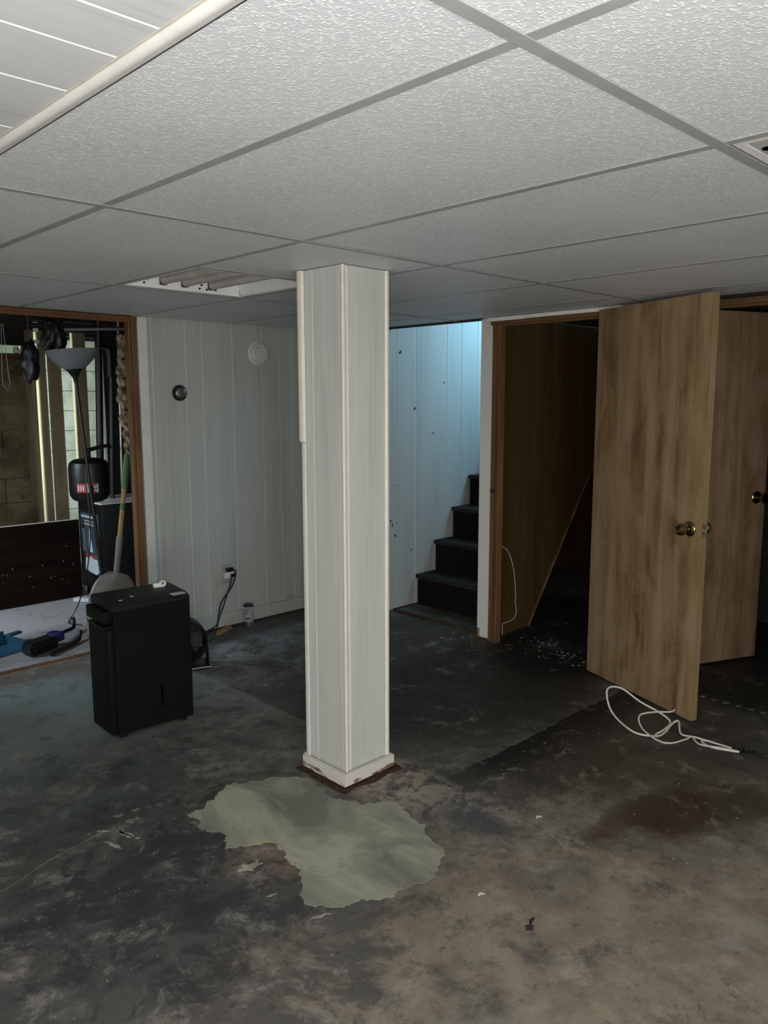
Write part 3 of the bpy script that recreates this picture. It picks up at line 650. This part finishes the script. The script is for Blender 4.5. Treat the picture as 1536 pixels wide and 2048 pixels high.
bm = B(); bx(bm, (-.018, -.03, .020), (.030, -.006, .042), bev=.005); obj('plug', bm, M['black'], t, smooth=True)
bm = B(); bx(bm, (.0, -.048, -.016), (.026, -.0345, .006), bev=.004); obj('plug', bm, M['black'], t, smooth=True)
t = thing('steel_tumbler', 'silver can with black top and dark markings by the back wall', 'can', (2.80, 4.105, 0))
bm = B(); lathe(bm, [(.028, 0), (.030, .003), (.030, .032)], 24); obj('can_base', bm, M['steel'], t, smooth=True)
bm = B(); lathe(bm, [(.0315, .032), (.0315, .128)], 24); bd = obj('can_body', bm, M['greyp'], t, smooth=True)
bm = B(); lathe(bm, [(.031, .128), (.031, .138), (.028, .141), (.004, .141)], 24); obj('can_lid', bm, M['black'], t, smooth=True)
def on_can(pts, r):   # marks wrapped round the can front
    return [(.0318*math.sin(a)*math.cos(.78)-.0318*math.cos(a)*math.sin(.78), -.0318*math.cos(a)*math.cos(.78)-.0318*math.sin(a)*math.sin(.78), z) for a, z in pts]
cyl('can_mark', on_can([(.35, .112), (.05, .113), (-.2, .108), (-.32, .098), (-.25, .088), (-.12, .082)], 0), .0025, M['slot'], bd, 6)
cyl('can_mark', on_can([(-.4, .050), (-.1, .053), (.1, .054), (.4, .052)], 0), .0035, M['slot'], bd, 6)
bm = B(); bx(bm, (-.075, -.018, 0), (.075, .018, .022), bev=.004); o = tag(obj('wood_scrap', bm, M['handle'], smooth=True), 'short brown wood scrap on the floor below the outlet', 'wood scrap'); o.location = (2.60, 4.09, .0005); o.rotation_euler = (0, 0, .45)

# ================================================================== DEHUMIDIFIER
t = thing('dehumidifier', 'charcoal upright dehumidifier standing left of the post', 'dehumidifier', (1.411, 3.052, 0), -.05)
DW, DD, DH = .345, .225, .585
bm = B(); prism(bm, [(0, 0), (DD, 0), (DD, DH-.012), (0, DH-.035)][0:0] or [(.004, .015), (DD-.004, .015), (DD-.004, .555), (.004, .553)], .012, DW, 'x'); 
bmesh.ops.bevel(bm, geom=list(bm.edges), offset=.006, segments=2, affect='EDGES'); obj('rear_body', bm, M['dehum'], t, smooth=True)
bm = B(); prism(bm, [(-.004, .022), (.0035, .022), (.0035, .565), (-.004, .565)], .0, DW+.002, 'x'); obj('front_cover', bm, M['dehum'], t)
bm = B(); prism(bm, [(-.0055, .556), (DD+.002, .556), (DD+.002, .594), (.18, .596), (.03, .588), (-.0055, .575)], -.004, DW+.004, 'x')
bmesh.ops.bevel(bm, geom=list(bm.edges), offset=.004, segments=2, affect='EDGES'); obj('top_panel', bm, M['dehum_top'], t, smooth=True)
box('bucket_slot', (.197, -.0048, .10), (.205, -.003, .20), M['slot'], t)
# left-side hand grip: ledge under the overhanging lid
box('grip_lip', (-.030, .02, .505), (.013, DD-.01, .556), M['dehum'], t, .004)
box('grip_ledge', (-.030, .03, .482), (.0115, DD-.02, .488), M['dehum_top'], t)
box('lower_side', (-.022, .01, .02), (.0118, DD-.008, .480), M['dehum'], t, .006)
box('label_sticker', (.262, .012, .5885), (.325, .048, .5895), M['paper'], t).rotation_euler = (.053, 0, 0)
for x, y in ((.05, .035), (.115, .07)):
    bm = B(); lathe(bm, [(.003, .592), (.009, .592), (.009, .5945), (.003, .595)], 14, 'z', (x, y, 0)); obj('button', bm, M['greyp'], t, smooth=True)
for x in (.03, .31):
    for y in (.03, .19): box('foot', (x-.015, y-.015, 0), (x+.015, y+.015, .016), M['black'], t)
t2 = thing('plastic_clip', 'small white plastic hose clip lying on top of the dehumidifier', 'clip', (1.70, 3.19, .5935), -.3)
bm = B(); bx(bm, (-.028, -.012, 0), (.012, .012, .020), bev=.004); obj('clip_body', bm, M['white'], t2, smooth=True)
bm = B(); lathe(bm, [(.007, -.010), (.015, -.010), (.015, .010), (.007, .010)], 18, 'y', (.014, 0, .0155), False, False); cr = obj('clip_ring', bm, M['white'], t2, smooth=True); sm = cr.modifiers.new('s', 'SOLIDIFY'); sm.thickness = .001

bm = B(); tube(bm, smooth_path([T(*p, t) for p in [(2.688, 4.118, .335), (2.680, 4.115, .296), (2.645, 4.11, .222), (2.606, 4.10, .15), (2.568, 4.08, .103), (2.44, 3.95, .03), (2.30, 3.90, .006), (2.0, 3.62, .006), (1.72, 3.30, .006)]]), .0045, 8)
for v in bm.verts: v.co = Matrix.Rotation(.05, 3, 'Z') @ v.co
pcord = obj('power_cord', bm, M['black'], t, smooth=True)
# ================================================================== FLOOR FAN
t = thing('floor_fan', 'black round floor fan behind the dehumidifier', 'fan', (2.085, 3.68, 0), -.35)
bm = B(); prof = [(.118, -.06), (.125, -.05), (.125, .05), (.118, .06), (.112, .055), (.112, -.055), (.118, -.06)]
lathe(bm, prof, 40, 'y', (0, 0, .150), False, False); obj('drum', bm, M['black'], t, smooth=True)
bm = B()
for r in (.03, .055, .08, .10): 
    c_ = [(r*math.cos(a), -.056, .150+r*math.sin(a)) for a in [2*math.pi*k/28 for k in range(29)]]; tube(bm, c_, .0015, 5, False)
for k in range(16):
    a = 2*math.pi*k/16; tube(bm, [(.022*math.cos(a), -.057, .15+.022*math.sin(a)), (.113*math.cos(a), -.057, .15+.113*math.sin(a))], .0014, 5)
obj('grille', bm, M['iron'], t, smooth=True)
bm = B(); lathe(bm, [(.004, -.062), (.024, -.060), (.026, -.03), (.026, .03)], 20, 'y', (0, 0, .15)); obj('hub', bm, M['black'], t, smooth=True)
bm = B(); lathe(bm, [(.004, .05), (.111, .045), (.111, .052), (.004, .06)], 32, 'y', (0, 0, .15)); obj('rear_shroud', bm, M['black'], t, smooth=True)
for k in range(5):
    a = 2*math.pi*k/5; bm = B()
    q = [(.026, -.02, -.03), (.10, -.03, -.04), (.102, .03, .04), (.026, .02, .03)]
    vs = [bm.verts.new((x*math.cos(a)-z*math.sin(a), y*.6, .15+x*math.sin(a)+z*math.cos(a))) for x, y, z in q]; bm.faces.new(vs)
    o = obj('blade', bm, M['black'], t); s_ = o.modifiers.new('s', 'SOLIDIFY'); s_.thickness = .003
bm = B(); bx(bm, (-.13, -.075, 0), (.13, .075, .018), bev=.006); obj('base', bm, M['black'], t, smooth=True)
cyl('base_rail', [(-.132, -.078, .012), (.132, -.078, .012)], .004, M['steel'], t, 8)
for sx in (-1, 1):
    bm = B(); prism(bm, [(-.05, .018), (.05, .018), (.022, .16), (-.022, .16)], sx*.127, sx*.134, 'x'); obj('yoke', bm, M['black'], t)

bm = B(); tube(bm, smooth_path([T(*p, t) for p in [(2.712, 4.128, .375), (2.722, 4.12, .355), (2.700, 4.115, .295), (2.66, 4.11, .245), (2.598, 4.10, .19), (2.566, 4.08, .13), (2.48, 3.98, .09), (2.36, 3.92, .08), (2.26, 3.86, .03), (2.18, 3.78, .008)]]), .0045, 8)
for v in bm.verts: v.co = Matrix.Rotation(.35, 3, 'Z') @ v.co
obj('power_cord', bm, M['black'], t, smooth=True)
# ================================================================== CORDS NEAR DOOR 1
def z_(x, y, z): return (x, y, z)
loop = [(3.165, 1.200, .006), (3.165, 1.262, .006), (3.155, 1.345, .010), (3.145, 1.405, .010), (3.22, 1.452, .030), (3.195, 1.470, .02), (3.12, 1.465, .006), (3.055, 1.475, .006),
        (3.01, 1.555, .015), (3.05, 1.68, .055), (3.10, 1.735, .130), (3.15, 1.695, .135), (3.18, 1.615, .085), (3.215, 1.535, .045), (3.21, 1.485, .020), (3.14, 1.475, .012), (3.075, 1.485, .004)]
t = thing('white_extension_cord', 'white cord looped on the floor beneath the open plywood door', 'cord', (3.15, 1.45, 0))
bm = B(); tube(bm, smooth_path([T(*p, t) for p in loop], 8), .0042, 8); obj('cable', bm, M['cord'], t, smooth=True)
bm = B(); tube(bm, smooth_path([T(*p, t) for p in [(3.155, 1.165, .006), (3.135, 1.235, .006), (3.11, 1.31, .006), (3.15, 1.36, .010), (3.115, 1.37, .006), (3.03, 1.40, .006), (3.02, 1.455, .008), (3.06, 1.54, .02), (3.11, 1.58, .05), (3.18, 1.55, .055), (3.235, 1.50, .055), (3.235, 1.48, .07)]], 8), .0038, 8); obj('cable', bm, M['cord'], t, smooth=True)
bm = B(); tube(bm, smooth_path([T(*p, t) for p in [(3.155, 1.165, .004), (3.12, 1.26, .004), (3.14, 1.315, .008), (3.165, 1.29, .006), (3.17, 1.23, .004)]], 8), .0036, 8); obj('cable', bm, M['cord'], t, smooth=True)
t = thing('black_cord', 'black cord end taped to the white cord at the right edge', 'cord', (3.17, 1.12, 0))
bm = B(); tube(bm, smooth_path([T(*p, t) for p in [(3.158, 1.17, .008), (3.185, 1.15, .012), (3.185, 1.11, .008), (3.19, 1.06, .006), (3.22, .98, .005), (3.3, .8, .005)]], 6), .005, 8); obj('cable', bm, M['black'], t, smooth=True)
for dx, dy in ((-.004, 0), (.01, -.008)): box('plug', T(3.160+dx, 1.155+dy*2, .001, t), T(3.172+dx, 1.175+dy*2, .014, t), M['black'], t, .003)
bm = B(); prism(bm, rag([(3.18, 1.185), (3.22, 1.17), (3.235, 1.14), (3.19, 1.15)], .2, 3, 3), -.004, .0015); obj('grey_stain', bm, M['greentape'], floor)
bm = B(); prism(bm, rag([(3.11, 1.18), (3.13, 1.155), (3.115, 1.13), (3.09, 1.15)], .2, 3, 6), -.004, .0015); obj('grey_stain', bm, M['greentape'], floor)
# pale wire hanging on the closet panelling
bm = B(); tube(bm, smooth_path([(3.74, 2.842, .553), (3.78, 2.842, .548), (3.837, 2.842, .507), (3.891, 2.842, .39), (3.918, 2.842, .227), (3.912, 2.842, .20), (3.927, 2.842, .114), (3.887, 2.842, .076), (3.80, 2.842, .070), (3.786, 2.840, .06), (3.778, 2.835, .003)]), .0022, 6); tag(obj('closet_wire', bm, M['cord'], smooth=True), 'thin pale wire bowed against the brown closet panelling', 'wire')

# paint flakes and chips
bm = B()
def flake(x, y, s):
    k = R.randint(3, 5); a0 = R.uniform(0, 6)
    prism(bm, [(x+s*R.uniform(.5, 1)*math.cos(a0+6.283*i/k), y+s*R.uniform(.5, 1)*math.sin(a0+6.283*i/k)) for i in range(k)], .0002, .0012+R.uniform(0, .002))
for _ in range(46): flake(R.gauss(3.72, .07), R.uniform(2.12, 2.45), R.uniform(.003, .011))
for _ in range(30): flake(R.gauss(3.78, .10), R.uniform(2.45, 2.75), R.uniform(.002, .009))
for _ in range(14): flake(R.gauss(3.55, .08), R.uniform(2.75, 3.2), R.uniform(.003, .012))
for _ in range(60): flake(R.uniform(1.9, 3.3), R.uniform(3.0, 4.0), R.uniform(.002, .007))
for _ in range(70): flake(R.uniform(2.15, 3.0), R.uniform(.7, 2.4), R.uniform(.0012, .0035))
for _ in range(30): flake(R.uniform(.7, 1.6), R.uniform(1.4, 2.95), R.uniform(.0012, .003))
fk = tag(obj('paint_flakes', bm, M['flake']), 'tiny pale paint flakes and chips scattered over the concrete floor', 'flakes'); fk['kind'] = 'stuff'
for (x, y, s, lab, sd) in ((1.676, 1.314, .010, 'small bent white paper scrap on the near floor, right of the pale patch', 1), (2.155, 1.445, .011, 'small white paper scrap just beyond the straight floor joint', 5)):
    bm = B(); prism(bm, [(x-s, y+s*.5), (x+s*.4, y+s), (x+s, y-s*.4), (x+s*.5, y-s*.5), (x+s*.2, y+s*.3), (x-s*.6, y)], .0005, .003); tag(obj('paper_scrap', bm, M['cord']), lab, 'paper scrap')

# ================================================================== BOILER ROOM
wfar = struct(box('wall_far', (.2, 7.62, 0), (4.2, 7.72, 2.3), M['mortar']), 'limed block wall lit by daylight behind the studs')
CH = .19
for row in range(12):
    off = .2 if row % 2 else 0
    for k in range(0, 4):
        x0 = 2.50+off+k*.40; z0, z1 = row*CH+.004, (row+1)*CH-.002; d = R.uniform(0, .003)
        bm = B(); bx(bm, (x0+.0035, 7.60-d, z0), (x0+.3965, 7.622, z1)); obj('concrete_block', bm, M['block'], wfar)
wdim = struct(box('wall_divider', (.2, 6.72, 0), (2.452, 6.86, 1.80), M['mortar']), 'dim dirty block wall under the narrow window')
for row in range(9):
    off = .2 if row % 2 else 0
    for k in range(0, 6):
        x0, x1 = max(.2, .25+off+k*.40-.2), min(2.455, .25+off+k*.40+.2)
        if x1-x0 < .05: continue
        z0, z1 = row*.2+.005, (row+1)*.2-.004; d = R.uniform(0, .008)
        bm = B(); bx(bm, (x0+.004, 6.70-d, z0), (x1-.004, 6.722, z1)); obj('concrete_block', bm, M['dimblock'], wdim)
box('sill_beam', (.2, 6.66, 1.757), (2.458, 6.70, 1.803), M['casing_x'], wdim)
box('divider_top', (.2, 6.72, 1.90), (2.452, 6.86, 2.3), M['darkwood'], wdim)
w3 = bpy.data.objects.new('window_3', None); C.objects.link(w3); struct(w3, 'narrow basement window below the joists, green outside')
def emit(name, c, s):
    m = NT(name); m.col((*c, 1)); m.b.inputs['Emission Color'].default_value = (*c, 1); m.b.inputs['Emission Strength'].default_value = s; return m.m
box('window_pane', (.4, 6.74, 1.80), (2.44, 6.746, 1.90), emit('daylit_garden', (.24, .34, .20), .6), w3)
box('window_bar', (.4, 6.712, 1.8005), (2.45, 6.738, 1.806), M['enamel'], w3)
box('window_head', (.2, 6.66, 1.868), (2.458, 6.716, 1.99), M['darkwood'], w3)
bm = B(); lathe(bm, [(.004, 0), (.022, .004), (.028, .018), (.026, .036), (.018, .046), (.018, .054), (.004, .055)], 16, 'z', (2.40, 6.685, 1.803))
tag(obj('glass_jar', bm, M['enamel'], smooth=True), 'small white jar on the sill of the boiler room window', 'jar')
box('added_end_wall', (1.56, 6.86, 0), (1.68, 7.62, .62), M['mortar'], wdim)  # unseen end wall added to bring the rear daylight lamp closer
box('added_end_wall', (1.56, 6.86, 1.88), (1.68, 7.62, 2.3), M['mortar'], wdim)
# studs standing at the open end of the divider wall
for x0, x1, d in ((2.456, 2.565, .05), (2.597, 2.653, .10), (2.682, 2.780, .05), (2.888, 2.998, .05), (3.150, 3.62, .05)):
    bm = B(); bx(bm, (x0, 6.75, 0), (x1, 6.75+d, 2.0)); obj('stud' if x0 < 3.1 else 'dark_shade_board', bm, M['olive' if x0 < 3.1 else 'dark'], wfar)  # last wide board is added, its dark colour standing in for shade
wbl = struct(obj('wall_boiler_left', (lambda bm: (bx(bm, (.1, 4.21, 0), (.2, 4.88, 2.3)), bx(bm, (.1, 5.52, 0), (.2, 6.90, 2.3)), bx(bm, (.1, 7.54, 0), (.2, 7.72, 2.3)), bx(bm, (.1, 4.88, 0), (.2, 5.52, 1.13)), bx(bm, (.1, 4.88, 1.77), (.2, 5.52, 2.3)), bx(bm, (.1, 6.90, 0), (.2, 7.54, .62)), bx(bm, (.1, 6.90, 1.88), (.2, 7.54, 2.3)), bm)[-1])(B()), M['mortar']), 'boiler room left wall with two assumed window openings')  # both openings are unseen, assumed for the boiler-room daylight
wbr = struct(box('wall_boiler_right', (4.2, 4.21, 0), (4.3, 7.72, 2.3), M['dark']), 'boiler room right wall')
jc = struct(box('ceiling', (.1, 4.21, 2.22), (4.3, 7.72, 2.3), M['darkwood']), 'dark joists over the boiler room')
for k in range(8):
    y = 4.45+k*.41; box('joist', (.2, y, 1.98), (4.2, y+.04, 2.22), M['darkwood'], jc)
for k, (y, z) in enumerate(((5.5, 1.945), (5.5, 1.896), (5.5, 1.82))):
    box('bridging_block', (2.092, y-.01, z-.012 if k else z), (2.122, y+.01, z+.012 if k else z+.004), M['ivory'], jc)
# low dark board wall
bd = tag(box('dark_plywood_board', (.55, 5.61, .004), (2.375, 5.635, .572), M['darkbrown']), 'low dark board standing on edge across the boiler room floor', 'board')
box('lit_top_edge', (.55, 5.609, .5722), (2.375, 5.636, .576), M['cream'], bd)  # pale edge: light falling on the board top is put into its colour
bm = B()
for _ in range(26):
    x, z, s = R.uniform(1.6, 2.34), .08+abs(R.gauss(0, .17)), R.uniform(.003, .008)
    prism(bm, [(x-s, z), (x, z-s), (x+s, z), (x, z+s*.8)], 5.6075, 5.6105, 'y')
sp = obj('paint_speckle', bm, M['chalk'], bd); sp['kind'] = 'stuff'
# boiler cabinet
t = thing('boiler', 'black boiler cabinet with slate side label beyond the opening', 'boiler', (2.42, 5.32, 0))
def bb_(name, a, b, mat, bev=0): return box(name, a, b, mat, t, bev)
bb_('cabinet', (0, 0, .06), (.62, .40, .70), M['black'], .01)
bb_('cabinet_top', (-.01, -.01, .70), (.63, .41, .712), M['enamel'])
bb_('plinth', (.03, .03, 0), (.60, .38, .06), M['slot'])
lb = bb_('side_label', (-.003, .06, .18), (0, .36, .62), M['charlabel'])
for a, b, z0, z1, m_ in ((.10, .34, .585, .60, 'paper'), (.12, .32, .53, .545, 'greyp'), (.14, .30, .555, .565, 'greyp'), (.30, .34, .33, .50, 'paper'), (.10, .34, .30, .315, 'red'), ):
    bb = box('label_print', (-.0045, a, z0), (-.003, b, z1), M[m_], lb)
bm = B(); prism(bm, [(.17, .335), (.24, .335), (.215, .51)], -.0045, -.003, 'x'); obj('label_print', bm, M['paper'], lb)
bm = B(); prism(bm, rag([(.08, .20), (.13, .175), (.27, .205), (.30, .19), (.29, .285), (.10, .29)], .08, 3, 4), -.0075, -.0032, 'x'); nt = obj('torn_notice', bm, M['paper'], t)
bm = B(); bx(bm, (-.10, -.03, 0), (.10, .03, .028), bev=.008); o = tag(obj('white_bottle', bm, M['paper'], smooth=True), 'pale flat bottle lying at the foot of the boiler', 'bottle'); o.location = (2.33, 5.42, .002); o.rotation_euler = (0, 0, -.9)
# expansion tank
t = thing('expansion_tank', 'black domed expansion tank with red and white label', 'tank', (2.285, 5.19, .745))
bm = B(); lathe(bm, [(.02, -.005), (.07, .004), (.11, .022), (.128, .05), (.131, .09), (.131, .235), (.125, .268), (.10, .288), (.05, .300), (.012, .303)], 32); obj('tank_shell', bm, M['black'], t, smooth=True)
def wrap(name, a0, a1, z0, z1, mat, r=.1322):
    bm = B(); n = 10
    for i in range(n):
        p, q = a0+(a1-a0)*i/n, a0+(a1-a0)*(i+1)/n
        bm.faces.new([bm.verts.new((r*math.cos(a), r*math.sin(a), z)) for a, z in ((p, z0), (q, z0), (q, z1), (p, z1))])
    bmesh.ops.remove_doubles(bm, verts=bm.verts, dist=1e-6); return obj(name, bm, mat, t)
va = math.atan2(-5.19, -2.285)
wrap('label', va-.15, va+.42, .078, .138, M['paper']); wrap('label', va-.65, va-.15, .078, .138, M['red']); wrap('label_band', va-.02, va+.36, .122, .140, M['red'], .1327); wrap('label_band', va+.05, va+.30, .076, .088, M['red'], .1327)
for a in (.1, .2, .3): wrap('label_print', va+a-.02, va+a+.03, .095, .112, M['stain_shade'], .1328)
for a in (-.55, -.42, -.30): wrap('label_print', va+a-.03, va+a+.03, .09, .125, M['cream'], .1328)
cyl('inlet_pipe', smooth_path([(0, 0, .30), (0, 0, .345), (.03, .02, .355), (.30, .36, .355)]), .014, M['iron'], t)
# pipes
def pipe(label, pts, r, grp=None):
    return tag(cyl('pipe', pts, r, M['iron'], None, 14), label, 'pipe', grp)
pp = pipe('thick black pipe just right of the lamp bowl', [(2.545, 5.6, .714), (2.60, 5.6, 2.2)], .026)
cyl('elbow', smooth_path([(2.58, 5.59, 1.80), (2.625, 5.58, 1.80), (2.65, 5.57, 1.775), (2.65, 5.57, 1.60)]), .024, M['iron'], pp, 14)
pipe('thin bright edged pipe right of the thick riser', [(2.612, 5.55, .714), (2.648, 5.55, 1.595)], .019)
pipe('tall dark pipe nearest the insulation', [(2.705, 5.25, 0.0), (2.74, 5.25, 2.22)], .036)
pipe('slim silver grey pipe between the black risers', [(2.665, 5.50, .714), (2.70, 5.50, 2.2)], .010).data.materials[0] = M['steel']
pipe('high horizontal pipe under the joists', [(2.2, 5.4, 1.90), (3.4, 5.2, 1.97)], .013).data.materials[0] = M['steel']
# insulation
t = thing('insulation_batt', 'crumpled tan insulation batt stuffed beside the pipes', 'insulation', (2.455, 4.86, 1.08))
bm = B(); bmesh.ops.create_grid(bm, x_segments=22, y_segments=60, size=.5)
for v in bm.verts:
    x, y = v.co.x, v.co.y; f = noise.noise(Vector((x*9, y*16, 1)))*.05+noise.noise(Vector((x*24, y*40, 3)))*.02
    ww = .075*(1 if y > -.2 else .55+.9*(y+.5)); v.co = Vector((x*ww*2, f*.8, (y+.5)*.76))
o = obj('batt', bm, M['insul'], t, smooth='all'); s_ = o.modifiers.new('s', 'SOLIDIFY'); s_.thickness = .03
for z in (.48, .60, .28): box('strap', (-.085, -.055, z), (.085, -.045, z+.014), M['stain_shade'], t)
box('strap', (.01, -.058, .4), (.028, -.05, .8), M['stain_shade'], t)
def lump(name, loc, sc, mat, label, cat, seed, am=.25):
    bm = B(); bmesh.ops.create_icosphere(bm, subdivisions=4, radius=1)
    for v in bm.verts:
        c = v.co.copy(); k = 1+am*noise.noise(c*2+Vector((seed, 0, 0)))+am*.5*noise.noise(c*5+Vector((0, seed, 0))); v.co = Vector((c.x*k*sc[0], c.y*k*sc[1], c.z*k*sc[2]))
    o = tag(obj(name, bm, mat, smooth='all'), label, cat); o.location = loc; return o
lump('hanging_bag', (1.985, 5.3, 1.68), (.055, .05, .13), M['bag'], 'dark bag hanging from the joists left of the lamp', 'bag', 3)
hb = bpy.data.objects['hanging_bag']; cyl('hanging_cord', [(0, 0, .10), (0, 0, .302)], .006, M['bag'], hb, 8)
lump('plastic_bag', (2.09, 5.15, 1.83), (.07, .06, .13), M['bag'], 'crumpled black plastic bag above the lamp bowl', 'bag', 9, .4)
lump('trash_bag', (2.60, 4.86, .93), (.11, .09, .13), M['bag'], 'black bag resting beside the pipes near the shovel', 'bag', 14, .35)
# clip hanging on a string
t = thing('hanging_clip', 'small clip hanging on a string by the block wall', 'clip', (2.105, 6.11, 1.50))
cyl('string', smooth_path([(-.02, 0, .05), (-.022, 0, .12), (-.005, 0, .49)]), .0022, M['cord'], t, 6)
cyl('string', smooth_path([(.03, 0, .05), (.022, 0, .12), (.005, 0, .49)]), .0022, M['cord'], t, 6)
bm = B(); tube(bm, [(-.025, 0, .05), (.01, 0, .0), (.03, 0, .05)], .007, 8); obj('clip', bm, M['steel'], t, smooth=True)
# floor lamp
t = thing('floor_lamp', 'black torchiere floor lamp with frosted bowl, leaning slightly', 'lamp', (2.235, 4.91, 0))
tilt = Vector((2.137-2.235, 4.985-4.91, 1.60)); ax = tilt.normalized()
bm = B(); lathe(bm, [(.004, 0), (.13, 0), (.13, .012), (.10, .022), (.03, .028), (.014, .05)], 32); obj('base', bm, M['black'], t, smooth=True)
cyl('pole', [(0, 0, .02), tilt*.98], .0105, M['black'], t)
q = Vector((0, 0, 1)).rotation_difference(ax).to_matrix().to_4x4()
bm = B(); lathe(bm, [(.011, -.06), (.016, -.03), (.04, .01), (.055, .025)], 28); bmesh.ops.transform(bm, matrix=Matrix.Translation(tilt) @ q, verts=bm.verts); obj('bowl_holder', bm, M['black'], t, smooth=True)
bm = B(); lathe(bm, [(.053, .022), (.09, .045), (.13, .085), (.153, .12), (.160, .142), (.155, .142), (.125, .09), (.085, .052), (.05, .030)], 40, capb=False, capt=True); bmesh.ops.transform(bm, matrix=Matrix.Translation(tilt) @ q, verts=bm.verts); obj('glass_bowl', bm, M['glass'], t, smooth=True)
box('pole_switch', (-.052, .037, .80), (-.032, .055, .88), M['black'], t)
cyl('cord', smooth_path([tilt*.62+Vector((-.012, -.01, 0)), tilt*.55+Vector((-.03, -.02, 0)), (-.075, .02, .6), (-.105, .05, .3), (-.15, .10, .10), (-.21, .10, .012), (-.24, .03, .006), (-.20, -.06, .006)]), .004, M['black'], t, 8)
# shovel
t = thing('snow_shovel', 'grey plastic shovel with wooden handle leaning by the jamb', 'shovel', (2.10, 4.52, 0))
P0, P1 = Vector((.005, -.02, .30)), Vector((.15, .03, 1.10)); dS = (P1-P0)
cyl('handle', [P0+dS*.34, P0+dS*1.0], .0145, M['handle'], t)
cyl('socket', [P0+dS*.0, P0+dS*.38], [.017, .021], M['shovel'], t, 14)
cyl('grip', [P0+dS*.74, P0+dS*.86, P0+dS*1.0], [.019, .024, .020], M['green'], t, 14)
cyl('green_band', [P0+dS*.58, P0+dS*.63], .0165, M['green'], t, 14)
bm = B(); nx, nz = 14, 16; grid = []
for i in range(nz+1):
    v = i/nz; z = .40-.40*v; wd = .185*math.sqrt(max(0, 1-(1-min(v*1.9, 1))**2))*.92+.012
    row = []
    for k in range(nx+1):
        u = -1+2*k/nx; row.append(bm.verts.new((-.01-.03*v+u*wd*.80+.0, -.055-.05*v+.055*u*u*(.3+.7*v)+u*-.03, z+.004+.02*u*u*(v > .9))))
    grid.append(row)
for a, b in zip(grid, grid[1:]):
    for k in range(nx): bm.faces.new((a[k], a[k+1], b[k+1], b[k]))
o = obj('blade', bm, M['shovel'], t, smooth='all'); s_ = o.modifiers.new('s', 'SOLIDIFY'); s_.thickness = .004
cyl('blade_rib', [(-.002, -.045, .36), (-.02, -.085, .10)], .012, M['shovel'], t)
# dustpan, broom head and wand on the boiler-room floor
t = thing('dustpan', 'blue plastic dustpan on the pale boiler room floor', 'dustpan', (1.44, 4.66, 0), .35)
bm = B(); prism(bm, [(-.16, -.10), (.12, -.12), (.15, .10), (-.14, .13)], .001, .005); obj('pan', bm, M['blue'], t)
bm = B(); prism(bm, [(-.14, .13), (.15, .10), (.152, .112), (-.14, .142)], .001, .075); obj('pan_back', bm, M['blue'], t)
bm = B(); prism(bm, [(.12, -.12), (.13, -.12), (.16, .10), (.15, .10)], .001, .055); obj('pan_side', bm, M['blue'], t)
bm = B(); prism(bm, [(-.16, -.10), (-.15, -.10), (-.13, .13), (-.14, .13)], .001, .055); obj('pan_side', bm, M['blue'], t)
bm = B(); bx(bm, (.15, .05, .045), (.24, .085, .062), bev=.006); obj('pan_handle', bm, M['blue'], t, smooth=True)
t = thing('hand_broom', 'black bristled broom head with navy cap beside the dustpan', 'broom', (1.66, 4.50, 0), .5)
bm = B(); prism(bm, [(-.13, -.03), (.08, -.045), (.10, .045), (-.10, .07)], .002, .075); bmesh.ops.bevel(bm, geom=list(bm.edges), offset=.012, segments=2, affect='EDGES'); obj('bristles', bm, M['black'], t, smooth=True)
bm = B(); bx(bm, (.075, -.04, .03), (.135, .045, .085), bev=.012); obj('cap', bm, M['navy'], t, smooth=True)
cyl('handle', smooth_path([(.13, .01, .06), (.22, .03, .05), (.33, .06, .04), (.37, .085, .06), (.38, .10, .09)]), .011, M['black'], t)
t = thing('vacuum_wand', 'bent black tube lying beside the broom', 'tube', (1.68, 4.42, 0), .45)
cyl('tube', smooth_path([(-.03, -.03, .015), (.08, -.02, .015), (.20, .0, .016), (.24, .02, .03), (.26, .03, .06)]), .012, M['black'], t)
cyl('collar', [(-.05, -.032, .015), (-.025, -.03, .015)], .0145, M['black'], t)
